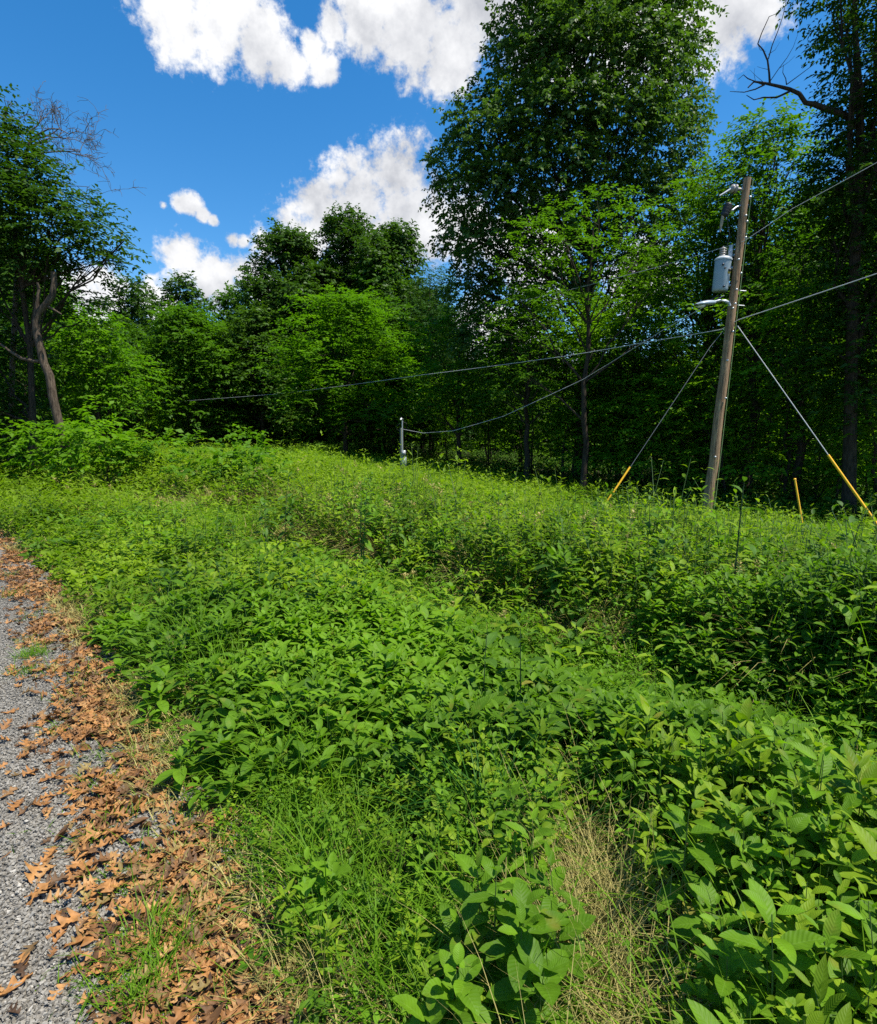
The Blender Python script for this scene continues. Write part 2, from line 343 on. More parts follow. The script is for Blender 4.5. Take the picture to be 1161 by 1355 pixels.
M_WEED = leaf_mat('weed_leaf', (0.054, 0.130, 0.007), (0.152, 0.292, 0.014), 0.42, 0.48, 0.14, veins=0.12)
M_WEEDY = leaf_mat('weed_leaf_pale', (0.088, 0.168, 0.008), (0.220, 0.330, 0.016), 0.44, 0.48, 0.14, veins=0.10)
M_WEEDF = leaf_mat('weed_leaf_fine', (0.060, 0.150, 0.008), (0.150, 0.300, 0.016), 0.42, 0.5, 0.14)
M_WEEDD = leaf_mat('weed_leaf_deep', (0.040, 0.098, 0.010), (0.092, 0.190, 0.020), 0.34, 0.48, 0.16, veins=0.12)
M_STEM = simple_mat('weed_stem', (0.075, 0.13, 0.03), 0.5)
M_STEMD = simple_mat('dark_stem', (0.03, 0.06, 0.02), 0.5)
M_GRASS = leaf_mat('grass_blade', (0.078, 0.180, 0.008), (0.200, 0.350, 0.020), 0.42, 0.5, 0.12)
M_GRASSD = leaf_mat('grass_blade_deep', (0.024, 0.085, 0.012), (0.060, 0.165, 0.020), 0.3, 0.5, 0.12)
M_STRAW = leaf_mat('dry_grass_blade', (0.20, 0.18, 0.050), (0.44, 0.37, 0.13), 0.25, 0.6, 0.2, tcol=(1, 1, 0.8))
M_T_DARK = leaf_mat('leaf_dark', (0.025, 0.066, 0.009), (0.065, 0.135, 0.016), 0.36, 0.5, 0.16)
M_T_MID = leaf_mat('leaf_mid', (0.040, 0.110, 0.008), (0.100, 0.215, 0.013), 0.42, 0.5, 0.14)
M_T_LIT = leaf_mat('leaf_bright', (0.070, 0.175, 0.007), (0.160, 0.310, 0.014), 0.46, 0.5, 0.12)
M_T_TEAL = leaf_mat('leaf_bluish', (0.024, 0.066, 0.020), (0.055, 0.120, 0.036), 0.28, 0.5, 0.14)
M_T_BIG = leaf_mat('leaf_sycamore', (0.038, 0.085, 0.014), (0.098, 0.180, 0.032), 0.38, 0.5, 0.15)
M_BARK = simple_mat('bark', (0.022, 0.017, 0.012), 0.95, spec=0.1, col2=(0.070, 0.055, 0.040), scale=9, stretch=(3, 3, 0.5), bump=0.8)
M_BARKP = simple_mat('pale_bark', (0.030, 0.022, 0.016), 0.95, spec=0.1, col2=(0.15, 0.112, 0.08), scale=10, stretch=(3, 3, 0.5), bump=0.8)
M_TWIG = simple_mat('twig_bark', (0.10, 0.085, 0.07), 0.9, var=0.3)
M_OAK = tint_mat('dead_oak_leaf', [(0.0, (0.06, 0.032, 0.016)), (0.18, (0.15, 0.072, 0.026)), (0.4, (0.28, 0.125, 0.036)), (0.62, (0.34, 0.160, 0.048)), (0.8, (0.37, 0.200, 0.072)), (0.9, (0.10, 0.052, 0.024)), (1.0, (0.30, 0.22, 0.06))], 0.62, 0.35, 45, 0.12)
M_STONE = tint_mat('gravel_stone', [(0.0, (0.13, 0.119, 0.101)), (0.3, (0.20, 0.184, 0.158)), (0.6, (0.25, 0.231, 0.199)), (0.85, (0.16, 0.140, 0.110)), (1.0, (0.33, 0.304, 0.262))], 0.8, 0.3, 120)

# ------------------------------------------------------------------ terrain
def edge_x(y): return 0.55 - 0.70 * y - 0.014 * y * y
def S(x, y):
    y = np.asarray(y, float); yy = np.clip(y, -8, 14)
    ex = np.where(y > 14, edge_x(14.0) - 1.0 * (y - 14), edge_x(yy)); sl = 0.70 + 0.028 * yy
    return (np.asarray(x, float) - ex) / np.sqrt(1 + sl * sl)
def ground_z(x, y):
    x = np.asarray(x, float); y = np.asarray(y, float)
    s = S(x, y)
    z = -0.52 * sstep(-2.0, 9.0, x) * sstep(3.0, 9.0, s)
    z = z + 0.55 * sstep(11, 22, y) * sstep(1.0, -7.0, x)
    z = z - 0.12 * np.exp(-((s - 2.9) / 0.6) ** 2) * sstep(9, 5, y)          # shallow swale in front of the tall bank
    z = z + 0.05 * (vnoise(x, y, 3.0, 3) - 0.5) * sstep(0.2, 1.5, s) + 0.012 * (vnoise(x, y, 0.5, 4) - 0.5)
    return z
def forest_edge(x, y):
    """> 0 inside the wood"""
    u = np.asarray(x, float) / np.maximum(np.asarray(y, float), 0.5)
    Ye = np.interp(u, [-0.95, -0.66, -0.58, -0.50, -0.32, -0.07, 0.09, 0.23, 0.42, 0.68, 0.95], [17, 20, 34, 38, 43, 37, 29, 22.5, 17.5, 14.5, 11])
    return np.asarray(y, float) - Ye

def build_ground():
    g = np.unique(np.concatenate([np.linspace(-400, -40, 25), np.linspace(-40, -12, 30), np.linspace(-12, 12, 120), np.linspace(12, 40, 30), np.linspace(40, 400, 25)]))
    h = np.unique(np.concatenate([np.linspace(-60, -4, 16), np.linspace(-4, 14, 100), np.linspace(14, 60, 60), np.linspace(60, 500, 30)]))
    X, Y = np.meshgrid(g, h); Z = ground_z(X, Y)
    v = np.stack([X, Y, Z], -1).reshape(-1, 3); nx = len(g); i = np.arange(len(h) - 1)[:, None] * nx + np.arange(nx - 1)[None]
    f = np.stack([i, i + 1, i + nx + 1, i + nx], -1).reshape(-1, 4)
    m, nt, N, L = new_mat('soil')
    out = N.new('ShaderNodeOutputMaterial'); p = N.new('ShaderNodeBsdfPrincipled'); tc = N.new('ShaderNodeTexCoord')
    n1 = N.new('ShaderNodeTexNoise'); n1.inputs['Scale'].default_value = 0.8; n1.inputs['Detail'].default_value = 8
    n2 = N.new('ShaderNodeTexNoise'); n2.inputs['Scale'].default_value = 18; n2.inputs['Detail'].default_value = 6
    L.new(tc.outputs['Object'], n1.inputs['Vector']); L.new(tc.outputs['Object'], n2.inputs['Vector'])
    a = N.new('ShaderNodeMix'); a.data_type = 'RGBA'; a.inputs[6].default_value = (0.035, 0.026, 0.016, 1); a.inputs[7].default_value = (0.075, 0.058, 0.032, 1); L.new(n2.outputs['Fac'], a.inputs[0])
    b = N.new('ShaderNodeMix'); b.data_type = 'RGBA'; L.new(n1.outputs['Fac'], b.inputs[0]); L.new(a.outputs[2], b.inputs[6]); b.inputs[7].default_value = (0.040, 0.055, 0.016, 1)
    L.new(b.outputs[2], p.inputs['Base Color']); p.inputs['Roughness'].default_value = 0.95; p.inputs['Specular IOR Level'].default_value = 0.1
    bp = N.new('ShaderNodeBump'); bp.inputs['Strength'].default_value = 0.8; bp.inputs['Distance'].default_value = 0.03; L.new(n2.outputs['Fac'], bp.inputs['Height']); L.new(bp.outputs[0], p.inputs['Normal'])
    L.new(p.outputs[0], out.inputs[0])
    mb = MB(); mb.add(v, f); tag(mb.build('ground', m), kind='structure')
def build_road():
    ys = np.linspace(-6, 30, 160); ss = np.linspace(-4.2, 0.32, 36)
    yy = np.clip(ys, -8, 14)
    ex = np.where(ys > 14, edge_x(14.0) - 1.0 * (ys - 14), edge_x(yy)); sl = np.sqrt(1 + (0.70 + 0.028 * yy) ** 2)
    wob = 0.10 * (vnoise(ys, 0 * ys, 0.7, 9) - 0.5)
    X = ex[:, None] + (ss[None] + wob[:, None] * (ss[None] > 0)) * sl[:, None]; Y = np.repeat(ys[:, None], len(ss), 1)
    Z = ground_z(X, Y) + 0.012
    Z[:, -1] -= 0.03; Z[:, 0] -= 0.03
    v = np.stack([X, Y, Z], -1).reshape(-1, 3); nx = len(ss); i = np.arange(len(ys) - 1)[:, None] * nx + np.arange(nx - 1)[None]
    f = np.stack([i, i + 1, i + nx + 1, i + nx], -1).reshape(-1, 4)
    m, nt, N, L = new_mat('crushed_stone')
    out = N.new('ShaderNodeOutputMaterial'); p = N.new('ShaderNodeBsdfPrincipled'); tc = N.new('ShaderNodeTexCoord')
    vo = N.new('ShaderNodeTexVoronoi'); vo.inputs['Scale'].default_value = 75; vo.inputs['Randomness'].default_value = 1
    vd = N.new('ShaderNodeTexVoronoi'); vd.inputs['Scale'].default_value = 75; vd.feature = 'DISTANCE_TO_EDGE'
    n1 = N.new('ShaderNodeTexNoise'); n1.inputs['Scale'].default_value = 1.6; n1.inputs['Detail'].default_value = 5
    for n in (vo, vd, n1): L.new(tc.outputs['Object'], n.inputs['Vector'])
    cr = N.new('ShaderNodeValToRGB'); e = cr.color_ramp.elements; e[0].color = (0.09, 0.083, 0.07, 1); e[1].color = (0.42, 0.39, 0.34, 1); e[1].position = 0.9; x = e.new(0.45); x.color = (0.23, 0.212, 0.185, 1)
    sc = N.new('ShaderNodeSeparateColor'); L.new(vo.outputs['Color'], sc.inputs[0]); L.new(sc.outputs[0], cr.inputs[0])
    a = N.new('ShaderNodeMix'); a.data_type = 'RGBA'; a.blend_type = 'MULTIPLY'; a.inputs[0].default_value = 0.6; L.new(cr.outputs[0], a.inputs[6]); L.new(n1.outputs['Fac'], a.inputs[7])
    L.new(a.outputs[2], p.inputs['Base Color']); p.inputs['Roughness'].default_value = 0.85
    bp = N.new('ShaderNodeBump'); bp.inputs['Strength'].default_value = 1.0; bp.inputs['Distance'].default_value = 0.012; L.new(vd.outputs['Distance'], bp.inputs['Height']); L.new(bp.outputs[0], p.inputs['Normal'])
    L.new(p.outputs[0], out.inputs[0])
    mb = MB(); mb.add(v, f); tag(mb.build('gravel_road', m), kind='structure')
build_ground(); build_road()

def in_view(x, y, pad=1.2):
    return (np.abs(x) < 0.80 * np.maximum(y, 0) + pad + 0.05 * np.maximum(y, 0)) & (y > 0.35)
def scatter(rng, n, x0, x1, y0, y1): return rng.uniform(x0, x1, n), rng.uniform(y0, y1, n)
def xy_of(y, s):
    yy = np.clip(y, -8, 14); ex = np.where(y > 14, edge_x(14.0) - (y - 14), edge_x(yy)); return ex + s * np.sqrt(1 + (0.70 + 0.028 * yy) ** 2)
def P3(x, y, dz=0.0): return np.stack([x, y, ground_z(x, y) + dz], -1)

# ------------------------------------------------------------------ gravel and leaf litter
def build_gravel():
    rng = np.random.default_rng(5)
    y = 1.0 + 6.0 * rng.random(130000) ** 1.5; s = rng.uniform(-1.5, 0.22, 130000); x = xy_of(y, s)
    k = in_view(x, y, 0.8); x, y = x[k], y[k]; n = len(x)
    cube = np.array([[-1, -1, -1], [1, -1, -1], [1, 1, -1], [-1, 1, -1], [-1, -1, 1], [1, -1, 1], [1, 1, 1], [-1, 1, 1]]) * 0.5
    v = cube[None] * (1 + rng.uniform(-0.45, 0.35, (n, 8, 1))) + rng.normal(0, 0.09, (n, 8, 3))
    sz = rng.uniform(0.0045, 0.0115, n); v = v * (sz[:, None] * np.stack([rng.uniform(0.8, 1.5, n), rng.uniform(0.6, 1.0, n), rng.uniform(0.45, 0.8, n)], -1))[:, None]
    a = rng.random(n) * 6.283; b = rng.normal(0, 0.45, n)
    ca, sa, cb, sb = np.cos(a), np.sin(a), np.cos(b), np.sin(b)
    vx, vy, vz = v[..., 0], v[..., 1], v[..., 2]
    vx, vz = vx * cb[:, None] + vz * sb[:, None], -vx * sb[:, None] + vz * cb[:, None]
    vx, vy = vx * ca[:, None] - vy * sa[:, None], vx * sa[:, None] + vy * ca[:, None]
    v = np.stack([vx, vy, vz], -1) + P3(x, y, 0.014)[:, None] + np.stack([0 * x, 0 * x, rng.uniform(-0.002, 0.008, n)], -1)[:, None]
    f = np.array([[0, 3, 2, 1], [4, 5, 6, 7], [0, 1, 5, 4], [1, 2, 6, 5], [2, 3, 7, 6], [3, 0, 4, 7]])[None] + 8 * np.arange(n)[:, None, None]
    c = np.zeros((n, 8, 3)); c[..., 2] = (rng.random(n) ** 1.0 * 0.5)[:, None]
    c[..., 2] *= 1.98
    mb = MB(); mb.add(v.reshape(-1, 3), f.reshape(-1, 4), c.reshape(-1, 3))
    tag(mb.build('gravel', M_STONE, smooth=False), kind='stuff', label='loose grey crushed stone on the road surface', cat='gravel')
build_gravel()

def oak_leaf(rng, L=0.13):
    """lobed, curled, dry oak leaf as a strip of seven columns"""
    K = 26; t = np.linspace(0, 1, K + 1); lob = rng.integers(3, 5)
    body = np.sin(np.pi * np.clip(t, 0, 1) ** 0.8) ** 0.6
    mb = MB(); cols = [-1, -0.5, -0.12, 0.12, 0.5, 1]; rows = []
    cu = rng.normal(0, 0.8); roll = rng.uniform(0.2, 1.6); tw = rng.normal(0, 0.9)
    phl, phr = rng.random(2) * 0.9
    for k, tt in enumerate(t):
        r = []
        for cc in cols:
            ph = phl if cc < 0 else phr
            lobe = 0.5 + 0.5 * math.cos(2 * math.pi * (lob * tt - 0.35 - ph))
            w = body[k] * (0.17 + 0.83 * lobe ** 1.0) * 0.33
            if tt < 0.14: w = 0.012
            w = max(w, 0.010)
            fw = abs(cc) ** 1.5 * w * 0.42                     # lobes sweep forward
            yy = cc * w; xx = tt + fw - 0.5
            z = roll * (yy ** 2) * 1.6 + cu * (xx ** 2) * 0.7 + tw * xx * yy * 1.4 + 0.03 * math.sin(9 * tt + 5 * cc + phl * 9)
            r.append((xx * L, yy * L, z * L))
        rows.append(r)
    v = np.array(rows); nc = len(cols); i = np.arange(K)[:, None] * nc + np.arange(nc - 1)[None]
    f = np.stack([i, i + 1, i + nc + 1, i + nc], -1).reshape(-1, 4)
    v = v.reshape(-1, 3); v[:, 2] -= np.percentile(v[:, 2], 8)
    c = np.zeros((len(v), 3)); c[:, 2] = rng.random() * 0.5
    return v, f, c
def rot_place(v, a, tilt, tdir, sc, p):
    v = v * sc; ca, sa = math.cos(a), math.sin(a)
    v = np.stack([v[:, 0] * ca - v[:, 1] * sa, v[:, 0] * sa + v[:, 1] * ca, v[:, 2]], -1)
    ct, st = math.cos(tilt), math.sin(tilt); c2, s2 = math.cos(tdir), math.sin(tdir)
    d = v[:, 0] * c2 + v[:, 1] * s2
    v[:, 2] += d * st
    return v + p
def build_litter():
    rng = np.random.default_rng(11)
    protos = [oak_leaf(rng) for _ in range(14)]
    meshes = []
    for v, f, c in protos:
        mb = MB(); mb.add(v, f, c); meshes.append(mb.mesh('oak_leaf', M_OAK))
    n = 8200
    y = 1.0 + 10.5 * rng.random(n) ** 1.35
    s = -0.10 + rng.normal(0, 0.16, n); far = rng.random(n) < 0.05; s = np.where(far, rng.uniform(-1.3, 0, n), s)
    cl = vnoise(xy_of(y, s), y, 0.28, 21)
    k = (rng.random(n) < np.clip((cl - 0.20) * 1.9, 0.06, 1)) & (s < 0.42)
    y, s = y[k], s[k]; x = xy_of(y, s); k = in_view(x, y, 0.5); x, y, s = x[k], y[k], s[k]
    d = np.hypot(x, y); o = np.argsort(d); x, y, s = x[o], y[o], s[o]
    z = ground_z(x, y) + 0.022 + rng.random(len(x)) ** 2 * 0.03 * sstep(0.5, 0.1, np.abs(s + 0.2))
    lone = [(95, 1165), (52, 1150), (88, 1222), (108, 1245), (140, 1268), (16, 1305), (36, 985), (120, 1110), (24, 1062), (8, 1050), (68, 1030), (12, 940)]
    words = ['small forked brown oak leaf lying alone on the grey gravel', 'dark brown oak leaf lying on bare gravel at the left picture edge', 'curled brown oak leaf with a mossy green tip on the gravel',
             'long tan oak leaf lying flat on the gravel beside the litter', 'folded orange brown leaf shaped like a boat on the gravel', 'brown oak leaf with yellow green edge in the bottom left corner',
             'pair of thin brown lobes lying flat high on the grey gravel', 'twisted brown oak leaf at the inner rim of the litter band', 'pale brown oak leaf lying on gravel beside the left picture edge',
             'mossy dark leaf scrap cut off by the left picture edge', 'brown oak leaf lying crosswise on the upper stretch of gravel', 'tan oak leaf on gravel close below the small green tuft']
    for i, (px, py) in enumerate(lone):
        dr = ray(px, py); t = (EYE - 0.03) / -dr[2]; p = np.array([0, 0, EYE]) + dr * t
        ob = bpy.data.objects.new('oak_leaf', meshes[i % 14]); C.objects.link(ob)
        ob.location = (p[0], p[1], float(ground_z(p[0], p[1])) + 0.022); ob.rotation_euler = (rng.normal(0, 0.12), rng.normal(0, 0.12), rng.random() * 6.28); ob.scale = (rng.uniform(0.75, 1.0),) * 3
        tag(ob, words[i], 'leaf', 'fallen oak leaves along the gravel')
    nn = 285
    for i in range(min(nn, len(x))):
        ob = bpy.data.objects.new('oak_leaf', meshes[int(rng.integers(14))]); C.objects.link(ob)
        ob.location = (x[i], y[i], z[i]); ob.rotation_euler = (rng.normal(0, 0.3), rng.normal(0, 0.3), rng.random() * 6.28); ob.scale = (rng.uniform(0.38, 0.78),) * 3
        tag(ob, 'brown lobed oak leaf in the dense litter between gravel and weeds', 'leaf', 'fallen oak leaves along the gravel')
    mb = MB()
    for i in range(nn, len(x)):
        v, f, c = protos[int(rng.integers(14))]; c = c.copy(); c[:, 2] = rng.random()
        mb.add(rot_place(v, rng.random() * 6.28, rng.normal(0, 0.25), rng.random() * 6.28, rng.uniform(0.35, 0.72), np.array([x[i], y[i], z[i]])), f, c)
    for q in range(150):
        yy = 1.1 + 6 * rng.random() ** 1.4; s_ = -0.1 + rng.normal(0, 0.2); xx = float(xy_of(yy, s_)); a = rng.random() * 6.28; l = rng.uniform(0.05, 0.22)
        p = np.array([xx, yy, float(ground_z(xx, yy)) + 0.03]); d = np.array([math.cos(a), math.sin(a), rng.normal(0, 0.08)])
        tube(mb, wob_path(rng, p, p + d * l, 5, 0.12), np.linspace(0.0028, 0.0012, 5), 4, rng.choice([0.03, 0.9, 0.12]))
    nl = 900; yy = 1.0 + 9 * rng.random(nl) ** 1.3; s_ = -0.04 + rng.normal(0, 0.17, nl); xx = xy_of(yy, s_); a = rng.random(nl) * 6.28
    leaves(mb, P3(xx, yy, 0.03), np.stack([np.cos(a), np.sin(a), rng.normal(0.1, 0.2, nl)], -1), np.stack([rng.normal(0, 0.3, nl), rng.normal(0, 0.3, nl), np.ones(nl)], -1), rng.uniform(0.03, 0.08, nl), rng.uniform(0.015, 0.04, nl), 5, rng.uniform(-1.2, 1.6, nl), rng.uniform(0.1, 0.9), rng.choice([0.02, 0.1, 0.2, 0.75, 0.9, 0.95], nl), 'ovate', 0.06, rng)
    tag(mb.build('leaf_litter', M_OAK), kind='stuff', label='brown oak leaf litter along the far road edge', cat='leaf litter')
build_litter()

# ------------------------------------------------------------------ ground vegetation
def straw_zone(x, y):     # the dry gap at the bottom centre
    return np.exp(-(((x - 0.50 - 0.25 * (y - 1.6)) / 0.19) ** 2 + ((y - 1.62) / 0.52) ** 2))
def veg_height(x, y):
    s = S(x, y)
    h = np.interp(s, [0, 0.25, 0.8, 1.9, 2.45, 3.15, 3.65, 4.6, 6.5, 9, 14], [0.12, 0.22, 0.34, 0.38, 0.18, 0.17, 0.52, 0.68, 0.64, 0.50, 0.40])
    h = h + 0.22 * sstep(3.5, 1.6, y) * sstep(0.5, 1.3, s) * sstep(2.2, 1.7, s)
    h = np.where((y > 9) & (s < 5), np.maximum(h, 0.36), h)
    return h * (0.62 + 0.76 * vnoise(x, y, 1.1, 2)) * (0.72 + 0.56 * vnoise(x, y, 0.35, 6))

def build_vegetation():
    rng = np.random.default_rng(23)
    # ---- low fine cover (clover and seedlings) everywhere, hides the soil
    # ---- grass
    mb = MB()
    for (n, y0, y1, W, K) in ((125000, 0.7, 5.0, 0.0062, 4), (130000, 4.5, 12, 0.008, 3), (210000, 11, 46, 0.018, 2)):
        yy = y0 + (y1 - y0) * rng.random(n) ** (0.8 if y1 < 20 else 0.7); xx = rng.uniform(-1, 1, n) * (0.85 * yy + 1.9)
        s = S(xx, yy); h = veg_height(xx, yy); pn = vnoise(xx, yy, 0.55, 8)
        edge_g = np.exp(-((s - 0.42) / 0.35) ** 2) * (0.25 + 0.75 * sstep(4.2, 3.0, yy)) * sstep(0.25, 0.6, vnoise(xx, yy, 0.45, 18))
        swath = np.exp(-((s - 2.8) / 0.42) ** 2)
        top = sstep(6.0, 9.0, s)
        pr = np.clip(0.10 + 0.9 * edge_g + 0.75 * swath + 0.75 * top + 0.35 * (pn - 0.5), 0.04, 1)
        pr = pr * sstep(-0.02, 0.25, s + 0.25 * (vnoise(xx, yy, 0.2, 12) - 0.5)) * (1 - np.clip(1.3 * straw_zone(xx, yy), 0, 0.93))
        pr = np.where(forest_edge(xx, yy) > 0, 0.0, pr)
        k = rng.random(n) < pr; x, y, hh, sw = xx[k], yy[k], h[k], swath[k]
        L = np.maximum(hh * rng.uniform(0.6, 1.35, len(x)), 0.10) * (1.1 + 0.4 * np.exp(-((S(x, y) - 0.5) / 0.4) ** 2))
        tint = np.clip(0.1 + 0.7 * vnoise(x, y, 1.7, 31) + 0.25 * sstep(6, 12, y) + 0.35 * sw + rng.normal(0, 0.22, len(x)), 0, 1)
        grass_blades(mb, rng, P3(x, y, -0.01), L, W * rng.uniform(0.6, 1.4, len(x)), K, tint, 1.15, (0.4, 1.7))
    # small tufts growing through the litter
    for px, py, nb, hh in tuple((int(330 - (1355 - y_) * 0.515 + d_), y_, 34, 0.13) for y_, d_ in ((1340, -40), (1300, -90), (1260, -50), (1230, -20), (1190, -60), (1150, -25), (1110, -70), (1080, -15), (1050, -45), (1010, -30), (970, -50), (930, -20), (890, -30), (850, -25), (820, -12), (790, -18), (765, -12))) + ((45, 870, 200, 0.13), (30, 895, 90, 0.10), (200, 1250, 120, 0.16), (120, 1300, 60, 0.10), (170, 1340, 90, 0.16), (60, 1100, 20, 0.07), (180, 1010, 60, 0.12), (215, 960, 90, 0.14), (110, 900, 50, 0.12), (240, 1000, 90, 0.14), (320, 1120, 90, 0.16), (165, 1165, 45, 0.10), (215, 1280, 110, 0.15), (195, 1330, 70, 0.14), (230, 1100, 40, 0.10), (300, 1310, 30, 0.10), (285, 1050, 50, 0.12), (140, 1190, 40, 0.08), (20, 790, 60, 0.12), (250, 1045, 40, 0.12), (330, 1180, 60, 0.14)):
        dr = ray(px, py); t = EYE / -dr[2]; p = dr * t
        x = p[0] + rng.normal(0, 0.05, nb); y = p[1] + rng.normal(0, 0.05, nb)
        grass_blades(mb, rng, P3(x, y, 0.0), hh * rng.uniform(0.6, 1.3, nb), 0.004, 4, rng.random(nb) * 0.7, 1.0, (0.3, 1.4))
    tag(mb.build('grass', M_GRASS), kind='stuff', label='bright green grass growing over the whole field', cat='grass')
    # blue green grass tuft by the gap
    mb = MB(); n = 170; x = 0.24 + rng.normal(0, 0.09, n); y = 2.10 + rng.normal(0, 0.09, n)
    grass_blades(mb, rng, P3(x, y, 0), rng.uniform(0.35, 0.72, n), 0.006, 5, None, 1.25, (0.5, 1.9))
    tag(mb.build('grass_tuft', M_GRASSD), 'dark bluish grass tuft with long arching blades in the weeds', 'grass tuft')
    # ---- dry straw
    mb = MB(); n = 2300
    x = 0.50 + rng.normal(0, 0.14, n); y = 1.62 + rng.normal(0, 0.36, n); x = x + 0.25 * (y - 1.6)
    grass_blades(mb, rng, P3(x, y, 0), rng.uniform(0.2, 0.55, n), 0.0032, 4, None, 1.0, (0.2, 1.6))
    n = 420; x = -0.36 + rng.normal(0, 0.08, n); y = 1.52 + rng.normal(0, 0.07, n)
    grass_blades(mb, rng, P3(x, y, 0), rng.uniform(0.10, 0.26, n), 0.003, 4, None, 1.1, (0.2, 1.3))
    n = 240000; yy = 1.0 + 12 * rng.random(n); s = np.where(rng.random(n) < 0.75, rng.normal(4.3, 1.3, n), rng.normal(0.15, 0.3, n)); xx = xy_of(yy, s)
    k = in_view(xx, yy) & (s > -0.1) & (rng.random(n) < np.clip(3 * (vnoise(xx, yy, 0.7, 41) - 0.45), 0.03, 1)); x, y = xx[k], yy[k]
    grass_blades(mb, rng, P3(x, y, 0), np.clip(veg_height(x, y) * rng.uniform(0.6, 1.3, len(x)), 0.12, 0.9), 0.0055 * np.clip(y / 3, 1, 2.5), 3, None, 0.95, (0.4, 2.4))
    n = 220; yy = 1.8 + 13 * rng.random(n); s = rng.normal(4.8, 1.8, n); xx = xy_of(yy, s); k = (s > 0.5) & in_view(xx, yy) & (rng.random(n) < 0.45); x, y = xx[k], yy[k]
    weed_plants(mb, rng, P3(x, y), veg_height(x, y) * rng.uniform(1.0, 1.5, len(x)), 14, 0.030 * np.clip(y / 4, 0.8, 2), 0.45, 2, 0.35, (0.2, 1.0), np.clip(rng.random(len(x)), 0, 1), opp=True, stem_r=0.0022, bare=0.80, mi_stem=0)
    tag(mb.build('dry_grass', M_STRAW), kind='stuff', label='straw coloured dead grass among the green weeds', cat='dry grass')
    # ---- broad leaved weeds: the nearest as things, the rest as one mass
    def field(n, y0, y1, dens_pow=0.8):
        yy = y0 + (y1 - y0) * rng.random(n) ** dens_pow; xx = rng.uniform(-1, 1, n) * (0.85 * yy + 1.9); return xx, yy
    def keep(xx, yy):
        s = S(xx, yy)
        band = np.interp(s, [0.0, 0.25, 0.7, 1.0, 2.1, 2.45, 3.1, 3.35, 3.7, 6.0, 8.5, 12], [0, 0.22, 0.60, 0.95, 0.95, 0.20, 0.14, 0.40, 1.0, 0.9, 0.40, 0.16])
        near_left = sstep(3.2, 4.2, yy) * np.interp(s, [0, 0.15, 0.4], [0, 0.6, 1.0]); band = np.where((s < 1) & (yy > 3.2), np.maximum(band, near_left), band)
        band = band * (0.55 + 0.9 * vnoise(xx, yy, 0.6, 15)) * (1 - np.clip(2.2 * straw_zone(xx, yy), 0, 1))
        band = band * (1 - 0.8 * np.exp(-(((xx - 0.24) / 0.17) ** 2 + ((yy - 2.05) / 0.2) ** 2))); hole = np.exp(-(((xx - 0.80) / 0.13) ** 2 + ((yy - 1.55) / 0.22) ** 2)); band = band * (1 - np.clip(1.5 * hole, 0, 1))
        return (rng.random(len(xx)) < band) & (forest_edge(xx, yy) < 0.6) & (np.hypot(xx, yy) > 0.95)
    # prototypes for individuals
    protos = []
    for i in range(10):
        r = np.random.default_rng(100 + i); lm = MB(); sm = MB()
        sp = i % 5; ll = (0.075, 0.092, 0.062, 0.105, 0.050)[sp] * r.uniform(0.9, 1.1); wq = (0.44, 0.30, 0.52, 0.36, 0.60)[sp]; pf = ('ovate', 'lance', 'ovate', 'lance', 'ovate')[sp]
        weed_plants(lm, r, [[0, 0, 0]], 0.5, (9, 11, 10, 11, 11)[sp], ll, wq, 8, 0.14, (0.25, 1.3), np.array([0.1 + 0.09 * i]), sp != 3, 0.003, wave=0.03, stem_mb=sm, prof=pf)
        # side shoots
        for q in range(4):
            weed_plants(lm, r, [[r.normal(0, 0.06), r.normal(0, 0.06), 0.0]], r.uniform(0.25, 0.46), 5, ll * 0.85, wq, 7, 0.25, (0.25, 1.2), np.array([0.15 + 0.09 * i]), sp != 3, 0.0025, wave=0.03, stem_mb=sm, prof=pf)
        protos.append((sm.mesh('stem', M_STEM), lm.mesh('foliage', (M_WEED, M_WEEDY, M_WEED, M_WEED, M_WEEDY)[sp])))
    xx, yy = field(6400, 0.9, 4.6, 0.9); k = keep(xx, yy); xx, yy = xx[k], yy[k]
    vis = in_view(xx, yy, 0.15)
    o = np.argsort(np.hypot(xx, yy) + 50 * (~vis)); xx, yy = xx[o], yy[o]
    h = veg_height(xx, yy); n_ind = 290
    for i in range(min(n_ind, len(xx))):
        e = empty('weed', (xx[i], yy[i], float(ground_z(xx[i], yy[i])) - 0.005), rng.random() * 6.28)
        e.rotation_euler = (rng.normal(0, 0.12), rng.normal(0, 0.12), rng.random() * 6.28)
        sc = float(np.clip(h[i] / 0.5, 0.42, 1.12)) * rng.uniform(0.88, 1.12); e.scale = (sc, sc, sc * rng.uniform(0.9, 1.1))
        pm = protos[int(rng.integers(10))]
        for nm, me in (('stem', pm[0]), ('foliage', pm[1])):
            ob = bpy.data.objects.new(nm, me); C.objects.link(ob); ob.parent = e
        tag(e, 'green broad leaved weed crowded among its like near the gravel', 'weed', 'broad leaved weeds crowding the near verge')
    lmb = MB()
    x, y, hh = xx[n_ind:], yy[n_ind:], h[n_ind:]
    weed_plants(lmb, rng, P3(x, y), hh, 8, 0.095 * rng.uniform(0.7, 1.3, len(x)), 0.42, 5, 0.16, (0.25, 1.2), np.clip(vnoise(x, y, 0.8, 51) + rng.normal(0, 0.15, len(x)), 0, 1))
    xx, yy = field(9000, 4.4, 10.5, 0.85); k = keep(xx, yy); x, y = xx[k], yy[k]
    kind = vnoise(x, y, 0.9, 71) + rng.normal(0, 0.12, len(x))
